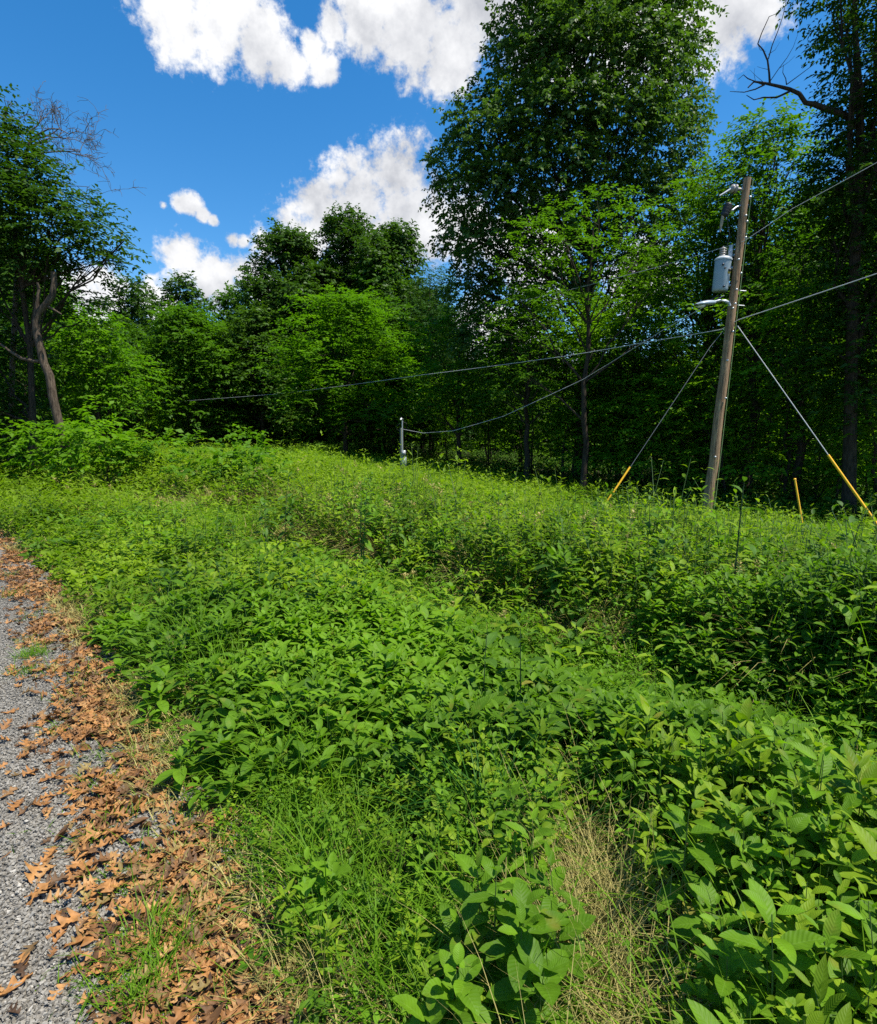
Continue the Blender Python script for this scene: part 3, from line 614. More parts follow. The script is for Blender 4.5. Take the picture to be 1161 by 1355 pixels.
    for lo_, hi_, ll, wq, M, pf, cu, mi_ in ((-9, 0.38, 0.13, 0.22, 10, 'lance', (0.5, 1.6), 2), (0.38, 0.56, 0.115, 0.42, 7, 'ovate', (0.25, 1.2), 0), (0.56, 0.63, 0.12, 0.46, 6, 'ovate', (0.3, 1.2), 3), (0.63, 9, 0.085, 0.5, 9, 'ovate', (0.3, 1.1), 2)):
        k = (kind > lo_) & (kind <= hi_); x_, y_ = x[k], y[k]
        weed_plants(lmb, rng, P3(x_, y_), veg_height(x_, y_) * np.exp(rng.normal(0, 0.2, len(x_))) * (1.15 if pf == 'lance' else 1.0), M, ll * rng.uniform(0.65, 1.3, len(x_)), wq, 3, 0.2, cu, np.clip(vnoise(x_, y_, 1.1, 51) + rng.normal(0, 0.22, len(x_)), 0, 1), prof=pf, opp=pf != 'lance', mi=mi_)
    xx, yy = field(2600, 3.0, 20, 0.8); s_ = S(xx, yy); k = (rng.random(len(xx)) < np.interp(s_, [0.8, 1.5, 2.2, 3.2, 4, 7, 12], [0, 0.12, 0.05, 0.35, 0.6, 0.35, 0.08])) & (forest_edge(xx, yy) < 0); x, y = xx[k], yy[k]
    weed_plants(lmb, rng, P3(x, y), np.clip(veg_height(x, y) * 1.35 * np.exp(rng.normal(0, 0.18, len(x))), 0.5, 1.15), 11, 0.125 * rng.uniform(0.7, 1.2, len(x)), 0.30, 3, 0.12, (0.5, 1.5), np.clip(0.3 + rng.random(len(x)), 0, 1), prof='lance', opp=False, mi=2, stem_r=0.0022, bare=0.1)
    xx, yy = field(15000, 10, 24, 0.8); k = keep(xx, yy); x, y = xx[k], yy[k]
    weed_plants(lmb, rng, P3(x, y), veg_height(x, y) * np.exp(rng.normal(0, 0.22, len(x))), 5, 0.16 * rng.uniform(0.75, 1.25, len(x)), 0.42, 2, 0.16, (0.25, 1.2), np.clip(vnoise(x, y, 1.6, 51) + rng.normal(0, 0.2, len(x)), 0, 1), stem=False, mi=2)
    xx, yy = field(13000, 23, 46, 0.8); k = keep(xx, yy); x, y = xx[k], yy[k]
    weed_plants(lmb, rng, P3(x, y), veg_height(x, y), 4, 0.22 * rng.uniform(0.75, 1.25, len(x)), 0.42, 2, 0.16, (0.25, 1.2), np.clip(vnoise(x, y, 2.0, 51) + rng.normal(0, 0.2, len(x)), 0, 1), stem=False)
    tag(lmb.build('weeds', [M_WEED, M_STEM, M_WEEDY, M_WEEDD]), kind='stuff', label='dense mass of broad leaved weeds across the field', cat='weeds')
    # ---- fine low leaves that fill between (vetch, seedlings)
    mb = MB()
    for (n, y0, y1, sz, K) in ((15000, 0.9, 5, 0.030, 2), (16000, 4.5, 12, 0.05, 2)):
        yy = y0 + (y1 - y0) * rng.random(n) ** 0.8; xx = rng.uniform(-1, 1, n) * (0.85 * yy + 1.0); s = S(xx, yy)
        pr = np.interp(s, [0.0, 0.3, 1, 2.3, 2.6, 3.1, 3.6, 8], [0, 0.25, 0.35, 0.6, 1, 1, 0.5, 0.3]) * (1 - np.clip(1.6 * straw_zone(xx, yy), 0, 1))
        k = rng.random(n) < pr; x, y = xx[k], yy[k]
        weed_plants(mb, rng, P3(x, y), veg_height(x, y) * rng.uniform(0.3, 0.95, len(x)), 4, sz * rng.uniform(0.8, 1.6, len(x)), 0.5, K, 0.5, (0.2, 1.0), np.clip(vnoise(x, y, 0.5, 61) + rng.normal(0, 0.2, len(x)), 0, 1), stem=False, bare=0.35)
    tag(mb.build('groundcover', [M_WEEDF, M_STEM]), kind='stuff', label='fine low leaves filling the mown strip and gaps', cat='ground cover')
    # ---- distinct plants
    def special(name, px, py, Y, H, M, LL, wr, label, mat=M_WEED, smat=M_STEM, opp=True, K=10, tint=0.5, bare=0.2, curl=(0.3, 1.1), top_up=1.0, stem_r=0.004, n=1, spread=0.05, seed=1, lean=0.06, prof='ovate', cat='weed', fold=0.3):
        top = at(px, py, Y); e = empty(name, (top[0], Y, float(ground_z(top[0], Y)))); r = np.random.default_rng(seed)
        lm = MB(); sm = MB()
        for q in range(n):
            o = [r.normal(0, spread) * (q > 0), r.normal(0, spread) * (q > 0), 0]
            weed_plants(lm, r, [o], H * (1 if q == 0 else r.uniform(0.6, 0.95)), M, LL, wr, K, lean, curl, np.array([tint]), opp, stem_r, wave=0.03, stem_mb=sm, bare=bare, top_up=top_up, prof=prof, fold=fold)
        sm.build('stem', smat, e); lm.build('foliage', mat, e); tag(e, label, cat); return e
    special('weed', 600, 1275, 1.28, 0.34, 7, 0.08, 0.60, 'weed with the broadest ribbed oval leaves at the bottom centre', n=5, spread=0.07, seed=3, tint=0.55, curl=(0.6, 1.5))
    special('weed', 655, 1150, 1.45, 0.45, 9, 0.09, 0.46, 'tall bushy weed just above the broad ribbed leaves', n=5, spread=0.08, seed=4, tint=0.4)
    special('weed', 700, 1170, 1.38, 0.40, 7, 0.11, 0.48, 'drooping leaved weed at the left rim of the dry straw gap', n=4, spread=0.06, seed=5, tint=0.35)
    special('weed', 1040, 1190, 1.18, 0.55, 11, 0.098, 0.42, 'largest pointed leaved weed in the bottom right corner', n=3, spread=0.08, seed=6, tint=0.6)
    special('weed', 905, 1120, 1.6, 0.55, 10, 0.095, 0.46, 'rounded dark clump of weed right of the dry straw gap', n=4, spread=0.09, seed=7, tint=0.35)
    special('weed', 1120, 1250, 1.15, 0.50, 11, 0.088, 0.42, 'pointed leaved weed cut by the right picture edge', n=3, spread=0.08, seed=8, tint=0.65)
    special('weed', 935, 1010, 1.95, 0.60, 10, 0.095, 0.45, 'glossy weed standing highest above the bottom right clump', n=3, spread=0.08, seed=9, tint=0.6)
    special('weed', 405, 1120, 1.75, 0.24, 6, 0.075, 0.52, 'small pale weed with rounded leaves in the roadside grass', n=4, seed=10, tint=0.8)
    special('weed', 380, 945, 2.85, 0.36, 5, 0.125, 0.5, 'pale weed with wide leaves standing in verge grass', n=2, spread=0.05, seed=12, tint=0.95)
    special('tall_weed', 978, 672, 4.9, 1.30, 9, 0.17, 0.46, 'lone spindly tall weed rising above the thicket in front of the utility pole', mat=M_WEEDD, smat=M_STEMD, opp=False, n=1, seed=14, tint=0.4, bare=0.25, stem_r=0.005, curl=(0.6, 1.6))
    special('tall_weed', 690, 885, 3.0, 0.64, 8, 0.12, 0.40, 'dark stemmed weed with few leaves left of the swath', mat=M_WEEDD, smat=M_STEMD, opp=False, seed=15, tint=0.4, bare=0.4, stem_r=0.004)
    special('tall_weed', 640, 870, 3.1, 0.60, 7, 0.12, 0.42, 'dark stemmed weed with one large blue green leaf', mat=M_WEEDD, smat=M_STEMD, opp=False, seed=16, tint=0.6, bare=0.4, stem_r=0.004)
    special('tall_weed', 862, 700, 6.2, 1.0, 9, 0.15, 0.4, 'dark tall weed left of the pole foot', mat=M_WEEDD, smat=M_STEMD, opp=True, seed=17, tint=0.5, bare=0.3)
    special('tall_weed', 762, 655, 8.5, 1.0, 8, 0.17, 0.36, 'leafy weed top standing out at the wood edge below the sycamore trunk', mat=M_WEED, opp=True, seed=18, tint=0.7, bare=0.3)
    special('tall_weed', 660, 690, 6.2, 1.05, 9, 0.15, 0.36, 'upright weed on the bank below the large sycamore trunk', mat=M_WEED, opp=True, n=2, seed=19, tint=0.6, bare=0.2)
    special('tall_weed', 480, 680, 6.8, 1.05, 9, 0.16, 0.36, 'upright weed on the bank below the meter post', mat=M_WEED, opp=True, n=3, spread=0.12, seed=20, tint=0.6, bare=0.2)
    special('tall_weed', 375, 648, 8.2, 1.15, 9, 0.17, 0.36, 'dark leafy weed at the left end of the tall bank', mat=M_WEEDD, opp=True, n=4, spread=0.18, seed=22, tint=0.6, bare=0.1)
build_vegetation()

# ------------------------------------------------------------------ trees
def crown(mb, rng, lobes, dens, leaf, nl, flat=0.0, droop=0.1, wr=0.5, inner=0.55, twig=(0.5, 0.9), tint0=0.5):
    """sprays of leaves over the surface and through the volume of each lobe; returns the spray origins"""
    anchors = []
    for (cx, cy, cz, rx, ry, rz) in lobes:
        ns = max(6, int(dens * 4.0 * (rx * ry + rx * rz + ry * rz) / 3))
        d = nrm(rng.normal(0, 1, (ns, 3))); low = (d[:, 2] < -0.25) & (rng.random(ns) < 0.5); d[low, 2] *= -1
        lump = 0.82 + 0.36 * vnoise(np.arctan2(d[:, 1], d[:, 0]) * 2.2, d[:, 2] * 3.5, 1.0, int(abs(cx * 7 + cz * 3)) % 97)
        r = (1 - rng.random(ns) ** 2.2 * inner) * lump * (1 + rng.normal(0, 0.06, ns))
        p = np.array([cx, cy, cz]) + d * r[:, None] * np.array([rx, ry, rz])
        tw = d * np.array([1, 1, 0.55 * (1 - flat)]) + rng.normal(0, 0.38, (ns, 3)) * np.array([1, 1, 1 - 0.6 * flat]) + np.array([0, 0, 0.12 - droop])
        tw = nrm(tw); tl = rng.uniform(twig[0], twig[1], ns); ti = np.clip(tint0 + rng.normal(0, 0.22, ns), 0, 1)
        u = (np.arange(nl)[None] + rng.random((ns, nl))) / nl
        P = p[:, None] + tw[:, None] * (u * tl[:, None])[..., None] + np.array([0, 0, -1.0]) * (0.18 * u ** 2 * tl[:, None])[..., None]
        side = nrm(np.cross(tw, np.array([0, 0, 1.0])))
        sg = np.where(np.arange(nl) % 2 == 0, 1.0, -1.0)[None, :, None]
        D = tw[:, None] * 0.55 + side[:, None] * sg * 0.85 + rng.normal(0, 0.30, (ns, nl, 3)) * (1 - 0.4 * flat) + np.array([0, 0, -0.30 * (1 - flat)])
        U = np.array([0, 0, 1.0]) * (0.9 + flat) + rng.normal(0, 0.55, (ns, nl, 3)) * (1 - 0.55 * flat) + d[:, None] * 0.35
        D = nrm(D).reshape(-1, 3); U = U.reshape(-1, 3); Sx = nrm(np.cross(D, U)); U = np.cross(Sx, D); n = len(D)
        L = leaf * rng.uniform(0.7, 1.3, n); W = L * wr * 1.15; P = P.reshape(-1, 3)
        mid = P + D * (L * 0.45)[:, None] + U * (W * 0.18)[:, None]; tip = P + D * L[:, None] - U * (L * 0.12)[:, None]
        v = np.stack([P, mid - Sx * (W * 0.5)[:, None], tip, mid + Sx * (W * 0.5)[:, None]], 1)
        f = np.arange(n * 4).reshape(n, 4)
        c = np.zeros((n, 4, 3)); c[..., 0] = np.array([0, 0.5, 1, 0.5]); c[..., 1] = np.array([0, -1, 0, 1]); c[..., 2] = np.clip(np.repeat(ti, nl) + rng.normal(0, 0.12, n), 0, 1)[:, None]
        mb.add(v.reshape(-1, 3), f, c.reshape(-1, 3)); anchors.append(p[: 8])
    return anchors
def limbs(tb, rng, base, top, lobes, anchors, r0, trunk_pts=None, n_sub=5):
    base = np.asarray(base, float); top = np.asarray(top, float)
    pts = wob_path(rng, base, top, 10, 0.035) if trunk_pts is None else np.asarray(trunk_pts, float)
    n = len(pts); rad = r0 * np.linspace(1, 0.22, n); rad[0] *= 1.35
    tube(tb, pts, rad, 9, rng.random())
    for lb, an in zip(lobes, anchors):
        c = np.array(lb[:3]); hz = c[2] - base[2]
        # join the trunk lower than the lobe
        zt = base[2] + max(0.25 * (pts[-1][2] - base[2]), hz * rng.uniform(0.55, 0.8)); k = int(np.argmin(np.abs(pts[:, 2] - zt)))
        j = pts[k]; rr = rad[k] * 0.5
        lp = wob_path(rng, j, c, 6, 0.08, 0.04); tube(tb, lp, np.linspace(rr, rr * 0.35, 6), 5, rng.random())
        for q in range(min(n_sub, len(an))):
            sp = wob_path(rng, lp[rng.integers(3, 6)], an[q], 4, 0.10, 0.03); tube(tb, sp, np.linspace(rr * 0.38, rr * 0.08, 4), 3, rng.random())
def auto_lobes(rng, H, zb, W, n=11, prof='round', Dp=None):
    R0 = W / 2; out = []
    for k in range(n):
        h = (k + 0.5) / n; h = np.clip(h + rng.normal(0, 0.04), 0.02, 0.98)
        if prof == 'round': e = math.sqrt(max(0.08, 1 - (2 * h - 0.9) ** 2 * 0.85))
        elif prof == 'spread': e = math.sqrt(max(0.1, 1 - (1.4 * h - 0.45) ** 2))
        else: e = (1 - h) ** 0.7 * 1.05 + 0.14
        a = k * 2.4 + rng.normal(0, 0.4); rr = R0 * e * (0.62 if h < 0.85 else 0.25) * rng.uniform(0.75, 1.1)
        lr = max(0.34 * R0, R0 * e * rng.uniform(0.42, 0.60)) * (0.74 if n > 14 else 1.0); lz = min(lr * rng.uniform(0.6, 0.85), (H - zb) * 0.33)
        z = zb + (H - zb) * h; z = min(z, H - lz * 0.9)
        out.append((rr * math.cos(a), rr * math.sin(a), z, lr, lr, lz))
    out.append((0, 0, zb + (H - zb) * 0.5, R0 * 0.55, R0 * 0.55, (H - zb) * 0.36))
    out.append((rng.normal(0, 0.1) * R0, rng.normal(0, 0.1) * R0, H - 0.11 * (H - zb), R0 * 0.34, R0 * 0.34, (H - zb) * 0.13))
    return out
def tree_obj(name, loc, label, cat, lobes, mat, r0, seed, dens=16, leaf=0.24, nl=8, flat=0.0, droop=0.1, group=None, bark=None, trunk_top=None, trunk_pts=None, wr=0.5, twig=(0.5, 0.9), tint0=0.5, inner=0.55, n_sub=5):
    rng = np.random.default_rng(seed); e = empty(name, loc); cb = MB(); tb = MB()
    an = crown(cb, rng, lobes, dens, leaf, nl, flat, droop, wr, inner, twig, tint0)
    zmax = max(l[2] for l in lobes)
    limbs(tb, rng, (0, 0, -0.3), trunk_top if trunk_top is not None else (0, 0, zmax * 0.80), lobes, an, r0, trunk_pts, n_sub)
    tb.build('trunk', bark or M_BARK, e); cb.build('crown', mat, e)
    return tag(e, label, cat, group)
def px_tree(name, px, Y, top, bot, w, label, mat, seed, prof='round', n=11, **k):
    x = at(px, (top + bot) / 2, Y)[0]; gz = float(ground_z(x, Y)); H = at(px, top, Y)[2] - gz; zb = at(px, bot, Y)[2] - gz
    W = w / FPX * Y * 1.02
    lo = auto_lobes(np.random.default_rng(seed + 500), H, zb, W, n, prof)
    return tree_obj(name, (x, Y, gz), label, 'tree', lo, mat, k.pop('r0', 0.012 * H + 0.05), seed, **k)

def build_trees():
    # the row behind the field, left to right
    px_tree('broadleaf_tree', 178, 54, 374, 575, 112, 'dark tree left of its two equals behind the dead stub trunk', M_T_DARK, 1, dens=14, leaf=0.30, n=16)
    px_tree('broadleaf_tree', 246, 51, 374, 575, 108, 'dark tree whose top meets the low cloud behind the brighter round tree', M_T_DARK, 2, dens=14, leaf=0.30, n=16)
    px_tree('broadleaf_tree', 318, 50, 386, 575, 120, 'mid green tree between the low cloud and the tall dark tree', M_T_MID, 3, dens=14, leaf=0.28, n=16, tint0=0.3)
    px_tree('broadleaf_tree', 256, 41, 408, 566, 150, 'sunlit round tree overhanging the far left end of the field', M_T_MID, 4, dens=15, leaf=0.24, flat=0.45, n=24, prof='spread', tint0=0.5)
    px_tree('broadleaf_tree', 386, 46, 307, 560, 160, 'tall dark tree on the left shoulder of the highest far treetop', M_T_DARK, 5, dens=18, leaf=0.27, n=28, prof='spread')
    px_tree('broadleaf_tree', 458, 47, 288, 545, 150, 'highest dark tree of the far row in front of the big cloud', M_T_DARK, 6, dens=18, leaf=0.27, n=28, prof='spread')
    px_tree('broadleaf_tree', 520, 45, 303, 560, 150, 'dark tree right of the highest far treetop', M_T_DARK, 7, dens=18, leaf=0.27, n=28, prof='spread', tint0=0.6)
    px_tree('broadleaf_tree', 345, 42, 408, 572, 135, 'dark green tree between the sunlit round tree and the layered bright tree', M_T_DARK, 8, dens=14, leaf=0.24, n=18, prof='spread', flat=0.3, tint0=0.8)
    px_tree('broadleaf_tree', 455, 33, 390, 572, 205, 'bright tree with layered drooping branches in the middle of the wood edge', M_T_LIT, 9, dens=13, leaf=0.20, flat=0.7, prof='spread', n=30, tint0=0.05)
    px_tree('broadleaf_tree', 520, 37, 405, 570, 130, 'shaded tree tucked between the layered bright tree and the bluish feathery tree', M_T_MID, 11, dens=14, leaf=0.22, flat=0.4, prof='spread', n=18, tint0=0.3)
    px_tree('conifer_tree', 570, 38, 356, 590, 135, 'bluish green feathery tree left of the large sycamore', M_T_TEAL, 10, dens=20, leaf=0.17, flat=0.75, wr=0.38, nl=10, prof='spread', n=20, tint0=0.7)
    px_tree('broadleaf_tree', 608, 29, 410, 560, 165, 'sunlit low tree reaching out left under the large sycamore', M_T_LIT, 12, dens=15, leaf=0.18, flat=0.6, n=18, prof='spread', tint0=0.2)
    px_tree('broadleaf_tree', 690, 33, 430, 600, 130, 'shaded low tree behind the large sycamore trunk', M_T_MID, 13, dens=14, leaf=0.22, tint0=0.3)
    # the large sycamore-like tree
    Y = 26.0; base = at(765, 640, 26.0); gz = float(ground_z(base[0], Y)); lo = []
    for (px, py, r, dy) in ((708, 30, 50, 0), (760, 0, 62, 0.5), (820, 10, 62, 0.5), (868, 20, 52, -0.3), (892, 70, 36, 0.4), (690, 85, 40, 0), (745, 80, 58, -1.2), (810, 95, 66, -1.0), (862, 110, 50, 0.2), (896, 150, 32, 0.2),
                            (632, 160, 36, 0), (606, 212, 30, 0.5), (655, 195, 46, -0.8), (700, 150, 46, -1.0), (745, 165, 58, -1.6), (815, 180, 62, -1.0), (870, 200, 48, 0.2), (900, 245, 34, 0.4), (618, 258, 40, 0), (668, 255, 50, -1.0), (725, 240, 54, -1.2),
                            (612, 318, 34, 0.3), (655, 330, 46, -0.4), (705, 310, 48, -0.6), (770, 290, 56, 0), (840, 275, 54, 0.5), (895, 310, 44, 1), (672, 400, 44, 0.3), (622, 385, 34, 0.6), (735, 385, 48, 0.8), (810, 370, 54, 1.2), (880, 390, 50, 1.2), (640, 450, 36, 0.4), (700, 470, 42, 0.8), (800, -80, 80, 0), (730, -60, 55, 0.5), (865, -60, 55, 0)):
        c = at(px, py, Y + dy); rr = r / FPX * Y
        lo.append((c[0] - base[0], c[1] - Y, c[2] - gz, rr, rr * 1.25, rr * 0.72))
    tp = at(790, 60, Y)
    tree_obj('sycamore_tree', (base[0], Y, gz), 'very large tall dark tree filling the upper middle right of the picture', 'tree', lo, M_T_BIG, 0.28, 20, dens=26, leaf=0.17, nl=10, wr=0.58, droop=0.35, trunk_top=(tp[0] - base[0], 0, tp[2] - gz), twig=(0.4, 0.8), inner=0.5, n_sub=7)
    Y = 19.5; base = at(772, 640, Y); gz = float(ground_z(base[0], Y)); lo = []
    for (px, py, r, dy) in ((706, 308, 26, 0), (745, 290, 30, 0.3), (792, 276, 32, 0), (838, 290, 28, -0.2), (868, 322, 26, 0.2), (698, 350, 26, 0.4), (755, 335, 34, -0.6), (818, 345, 32, -0.4), (690, 400, 20, 0.2), (738, 395, 28, -0.3), (800, 405, 26, 0.4), (858, 390, 24, 0), (884, 440, 16, 0.2), (716, 452, 18, 0), (786, 462, 16, 0.3), (700, 500, 12, 0.2)):
        c = at(px, py, Y + dy); rr = r / FPX * Y; lo.append((c[0] - base[0], c[1] - Y, c[2] - gz, rr * 1.1, rr * 1.5, rr * 0.5))
    tp = at(785, 300, Y)
    tree_obj('broadleaf_tree', (base[0], Y, gz), 'bright branch layered tree in front of the large sycamore', 'tree', lo, M_T_MID, 0.12, 21, dens=17, leaf=0.14, nl=10, flat=0.65, wr=0.42, twig=(0.4, 0.8), tint0=0.75, trunk_top=(tp[0] - base[0], 0, tp[2] - gz))
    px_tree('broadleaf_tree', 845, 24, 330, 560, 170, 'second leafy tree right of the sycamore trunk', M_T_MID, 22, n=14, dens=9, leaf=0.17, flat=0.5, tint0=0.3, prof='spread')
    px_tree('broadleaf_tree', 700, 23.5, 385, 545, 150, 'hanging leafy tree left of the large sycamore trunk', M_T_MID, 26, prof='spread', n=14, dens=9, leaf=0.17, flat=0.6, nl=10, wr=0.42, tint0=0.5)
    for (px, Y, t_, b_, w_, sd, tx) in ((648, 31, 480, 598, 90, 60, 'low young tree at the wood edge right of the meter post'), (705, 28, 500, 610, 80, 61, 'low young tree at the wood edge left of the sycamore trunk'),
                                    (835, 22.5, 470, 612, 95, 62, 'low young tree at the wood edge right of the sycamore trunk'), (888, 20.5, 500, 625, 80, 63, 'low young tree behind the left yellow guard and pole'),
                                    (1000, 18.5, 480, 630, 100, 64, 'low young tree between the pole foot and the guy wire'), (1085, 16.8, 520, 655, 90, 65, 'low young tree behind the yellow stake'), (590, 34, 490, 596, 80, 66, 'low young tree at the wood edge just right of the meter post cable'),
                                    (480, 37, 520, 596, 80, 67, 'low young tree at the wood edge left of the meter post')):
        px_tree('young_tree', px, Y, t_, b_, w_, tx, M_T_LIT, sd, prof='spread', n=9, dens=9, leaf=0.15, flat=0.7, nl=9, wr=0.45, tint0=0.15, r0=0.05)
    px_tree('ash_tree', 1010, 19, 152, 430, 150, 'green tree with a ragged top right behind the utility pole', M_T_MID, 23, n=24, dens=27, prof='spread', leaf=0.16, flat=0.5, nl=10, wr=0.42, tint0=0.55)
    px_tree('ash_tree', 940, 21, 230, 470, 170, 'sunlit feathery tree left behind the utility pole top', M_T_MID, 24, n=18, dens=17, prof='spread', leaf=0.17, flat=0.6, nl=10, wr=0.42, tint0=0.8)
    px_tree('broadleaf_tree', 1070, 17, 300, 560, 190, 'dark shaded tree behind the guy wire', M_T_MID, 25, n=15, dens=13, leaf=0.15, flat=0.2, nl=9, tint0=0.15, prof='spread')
    # right edge tree with the dead limb
    Y = 14.0; base = at(1118, 690, Y); gz = float(ground_z(base[0], Y)); lo = []
    for (px, py, r, dy) in ((1122, 40, 22, 0), (1165, 20, 55, 0.3), (1190, 90, 70, 0), (1142, 110, 28, -0.3), (1125, 168, 26, 0), (1160, 170, 55, 0.2), (1105, 235, 32, 0.4), (1140, 240, 60, 0), (1200, 250, 80, 0), (1100, 310, 48, 0.3), (1160, 330, 66, 0),
                            (1110, 390, 50, 0.4), (1170, 430, 70, 0), (1110, 470, 46, 0.2), (1160, 530, 70, 0.2), (1230, 400, 90, 0), (1240, 150, 90, 0), (1112, -10, 20, 0), (1180, -80, 90, 0)):
        c = at(px, py, Y + dy); rr = r / FPX * Y; lo.append((c[0] - base[0], c[1] - Y, c[2] - gz, rr, rr * 1.1, rr * 0.8))
    tp = [at(a, b, Y) - np.array([base[0], Y, gz]) for a, b in ((1122, 760), (1124, 640), (1127, 480), (1132, 330), (1140, 230), (1137, 120), (1132, 40), (1130, -60))]
    t = tree_obj('walnut_tree', (base[0], Y, gz), 'dark tree on the right picture edge bearing a bare dead limb', 'tree', lo, M_T_DARK, 0.17, 30, dens=42, leaf=0.13, nl=11, flat=0.45, wr=0.40, twig=(0.35, 0.65), trunk_pts=tp, tint0=0.45, inner=0.6)
    dead = MB(); rng = np.random.default_rng(33)
    def Q(lst, yy=Y): return [at(a, b, yy) - np.array([base[0], Y, gz]) for a, b in lst]
    def limb(lst, r0, r1, yy=Y, sides=6):
        p = np.array(Q(lst, yy)); tube(dead, p, np.linspace(r0, r1, len(p)), sides)
    limb([(1140, 170), (1118, 152), (1090, 143), (1078, 138), (1066, 136), (1058, 124), (1045, 118), (1030, 114), (1012, 110), (998, 108), (990, 116)], 0.075, 0.014)
    limb([(1045, 121), (1028, 129), (1010, 129), (998, 132), (988, 126)], 0.024, 0.007)
    limb([(1012, 112), (1000, 118), (985, 122), (966, 121)], 0.018, 0.005)
    limb([(1010, 112), (990, 104), (984, 99), (977, 105)], 0.014, 0.005)
    limb([(1019, 112), (1018, 96), (1016, 80), (1010, 66), (1003, 58), (1008, 44), (1018, 22), (1028, 18)], 0.024, 0.005)
    limb([(1017, 78), (1022, 60), (1030, 40), (1036, 22), (1040, 4), (1042, -12)], 0.012, 0.004)
    limb([(1019, 108), (1030, 92), (1042, 76), (1050, 62), (1056, 45)], 0.009, 0.003)
    limb([(1041, 112), (1040, 104), (1036, 96), (1037, 86)], 0.012, 0.004)
    limb([(1041, 112), (1060, 98), (1076, 86), (1084, 78)], 0.010, 0.003)
    limb([(1017, 72), (1026, 66), (1032, 56)], 0.006, 0.002); limb([(1003, 58), (1006, 66), (1014, 68)], 0.006, 0.003)
    limb([(1012, 110), (1000, 100), (992, 92)], 0.005, 0.002); limb([(1032, 90), (1044, 82), (1052, 74)], 0.005, 0.002)
    limb([(1000, 108), (998, 98), (999, 90)], 0.005, 0.002); limb([(1017, 92), (1008, 90), (1002, 88)], 0.005, 0.002)
    for q in range(26):
        a = np.array([rng.uniform(1000, 1060), rng.uniform(60, 120)]); 
        if a[0] + a[1] * 0.5 > 1100: continue
    dead.build('dead_limb', M_BARK, t)
    # left foreground trees
    Y = 17.5; base = at(8, 600, Y); gz = float(ground_z(base[0], Y)); lo = []
    for (px, py, r, dy) in ((-25, 150, 32, 0), (-4, 175, 28, 0), (8, 205, 30, 0.2), (40, 215, 18, 0.2), (-40, 240, 50, 0), (22, 225, 30, 0), (50, 245, 30, -0.2), (0, 265, 38, -0.4), (85, 268, 26, 0), (40, 285, 38, -0.5), (110, 292, 26, 0.1), (72, 312, 34, -0.4), (128, 312, 20, 0), (-40, 330, 60, 0), (15, 325, 38, 0), (148, 332, 13, 0.2), (45, 352, 30, -0.2), (105, 340, 22, 0.1), (135, 350, 14, 0.2), (85, 362, 20, 0.3), (165, 318, 7, 0.1), (168, 349, 6, 0.1),
                            (-10, 390, 50, 0.5), (28, 405, 26, 0.8), (100, 395, 20, 0.6), (-30, 460, 60, 0.5), (20, 470, 30, 1.0), (110, 425, 22, 1.0), (-60, 530, 70, 0), (10, 540, 36, 1.0)):
        c = at(px, py, Y + dy); rr = r / FPX * Y; lo.append((c[0] - base[0], c[1] - Y, c[2] - gz, rr, rr * 1.4, rr * 0.55))
    tree_obj('walnut_tree', (base[0], Y, gz), 'dark leafy tree leaning in from the left picture edge', 'tree', lo, M_T_DARK, 0.11, 40, dens=32, leaf=0.17, nl=11, flat=0.5, wr=0.40, twig=(0.5, 1.0), tint0=0.25, inner=0.6, trunk_pts=[at(a, b, Y) - np.array([base[0], Y, gz]) for a, b in ((44, 640), (44, 560), (40, 460), (30, 380), (20, 300), (10, 200))])
    # pinnate drooping sprays at its right side
    # bare dead treetop sticking out
    e = empty('dead_tree', at(10, 600, 18.6)); bx = np.array(e.location); mb = MB(); rng = np.random.default_rng(44)
    tube(mb, [at(a, b, 18.6) - bx for a, b in ((14, 660), (16, 500), (22, 380), (28, 290), (30, 240), (36, 200), (42, 180))], np.linspace(0.09, 0.035, 7), 6)
    def grow(p, d, L, r, depth):
        n = 5; pts = [p]; dd = d
        for i in range(n - 1):
            dd = nrm(dd + rng.normal(0, 0.26, 3) * np.array([1, 0.7, 1])); pts.append(pts[-1] + dd * L / (n - 1))
        tube(mb, pts, np.linspace(r, max(r * 0.45, 0.004), n), 4 if depth else 5)
        if depth >= 4 or L < 0.18: return
        for q in range(rng.integers(2, 5)):
            k = rng.integers(1, n); grow(pts[k], nrm(dd + rng.normal(0, 0.75, 3) * np.array([1, 0.7, 1])), L * rng.uniform(0.45, 0.8), max(r * 0.5, 0.006), depth + 1)
    for (a, b, da, db, L) in ((34, 200, 0.7, 0.6, 1.1), (36, 180, 0.1, 0.9, 0.9), (42, 182, 0.9, 0.25, 1.2), (30, 235, 0.9, 0.35, 1.5), (40, 190, 0.5, 0.9, 1.0), (42, 210, 0.9, 0.5, 1.4), (10, 180, -0.2, 0.9, 0.9)):
        grow(at(a, b, 18.6) - bx, nrm(np.array([da, rng.normal(0, 0.2), db])), L, 0.028, 0)
    mb.build('trunk', M_TWIG, e); tag(e, 'bare dead treetop with tangled twigs above the left leafy tree', 'dead tree')
    # broken pale trunk
    Y = 16.5; base = at(88, 605, Y); e = empty('broken_tree', base); mb = MB()
    def T(lst, r0, r1, sides=9): tube(mb, [at(a, b, Y) - base for a, b in lst], np.linspace(r0, r1, len(lst)), sides)
    T([(92, 640), (87, 592), (78, 560), (70, 525), (66, 497), (58, 480), (54, 462), (49, 442), (48, 425), (52, 412), (62, 402), (70, 390), (72, 374), (71, 360)], 0.125, 0.072, 10)
    T([(50, 432), (48, 415), (50, 398), (52, 384), (50, 374)], 0.07, 0.035)
    T([(60, 478), (45, 478), (28, 474), (14, 465), (2, 456), (-14, 450)], 0.055, 0.025)
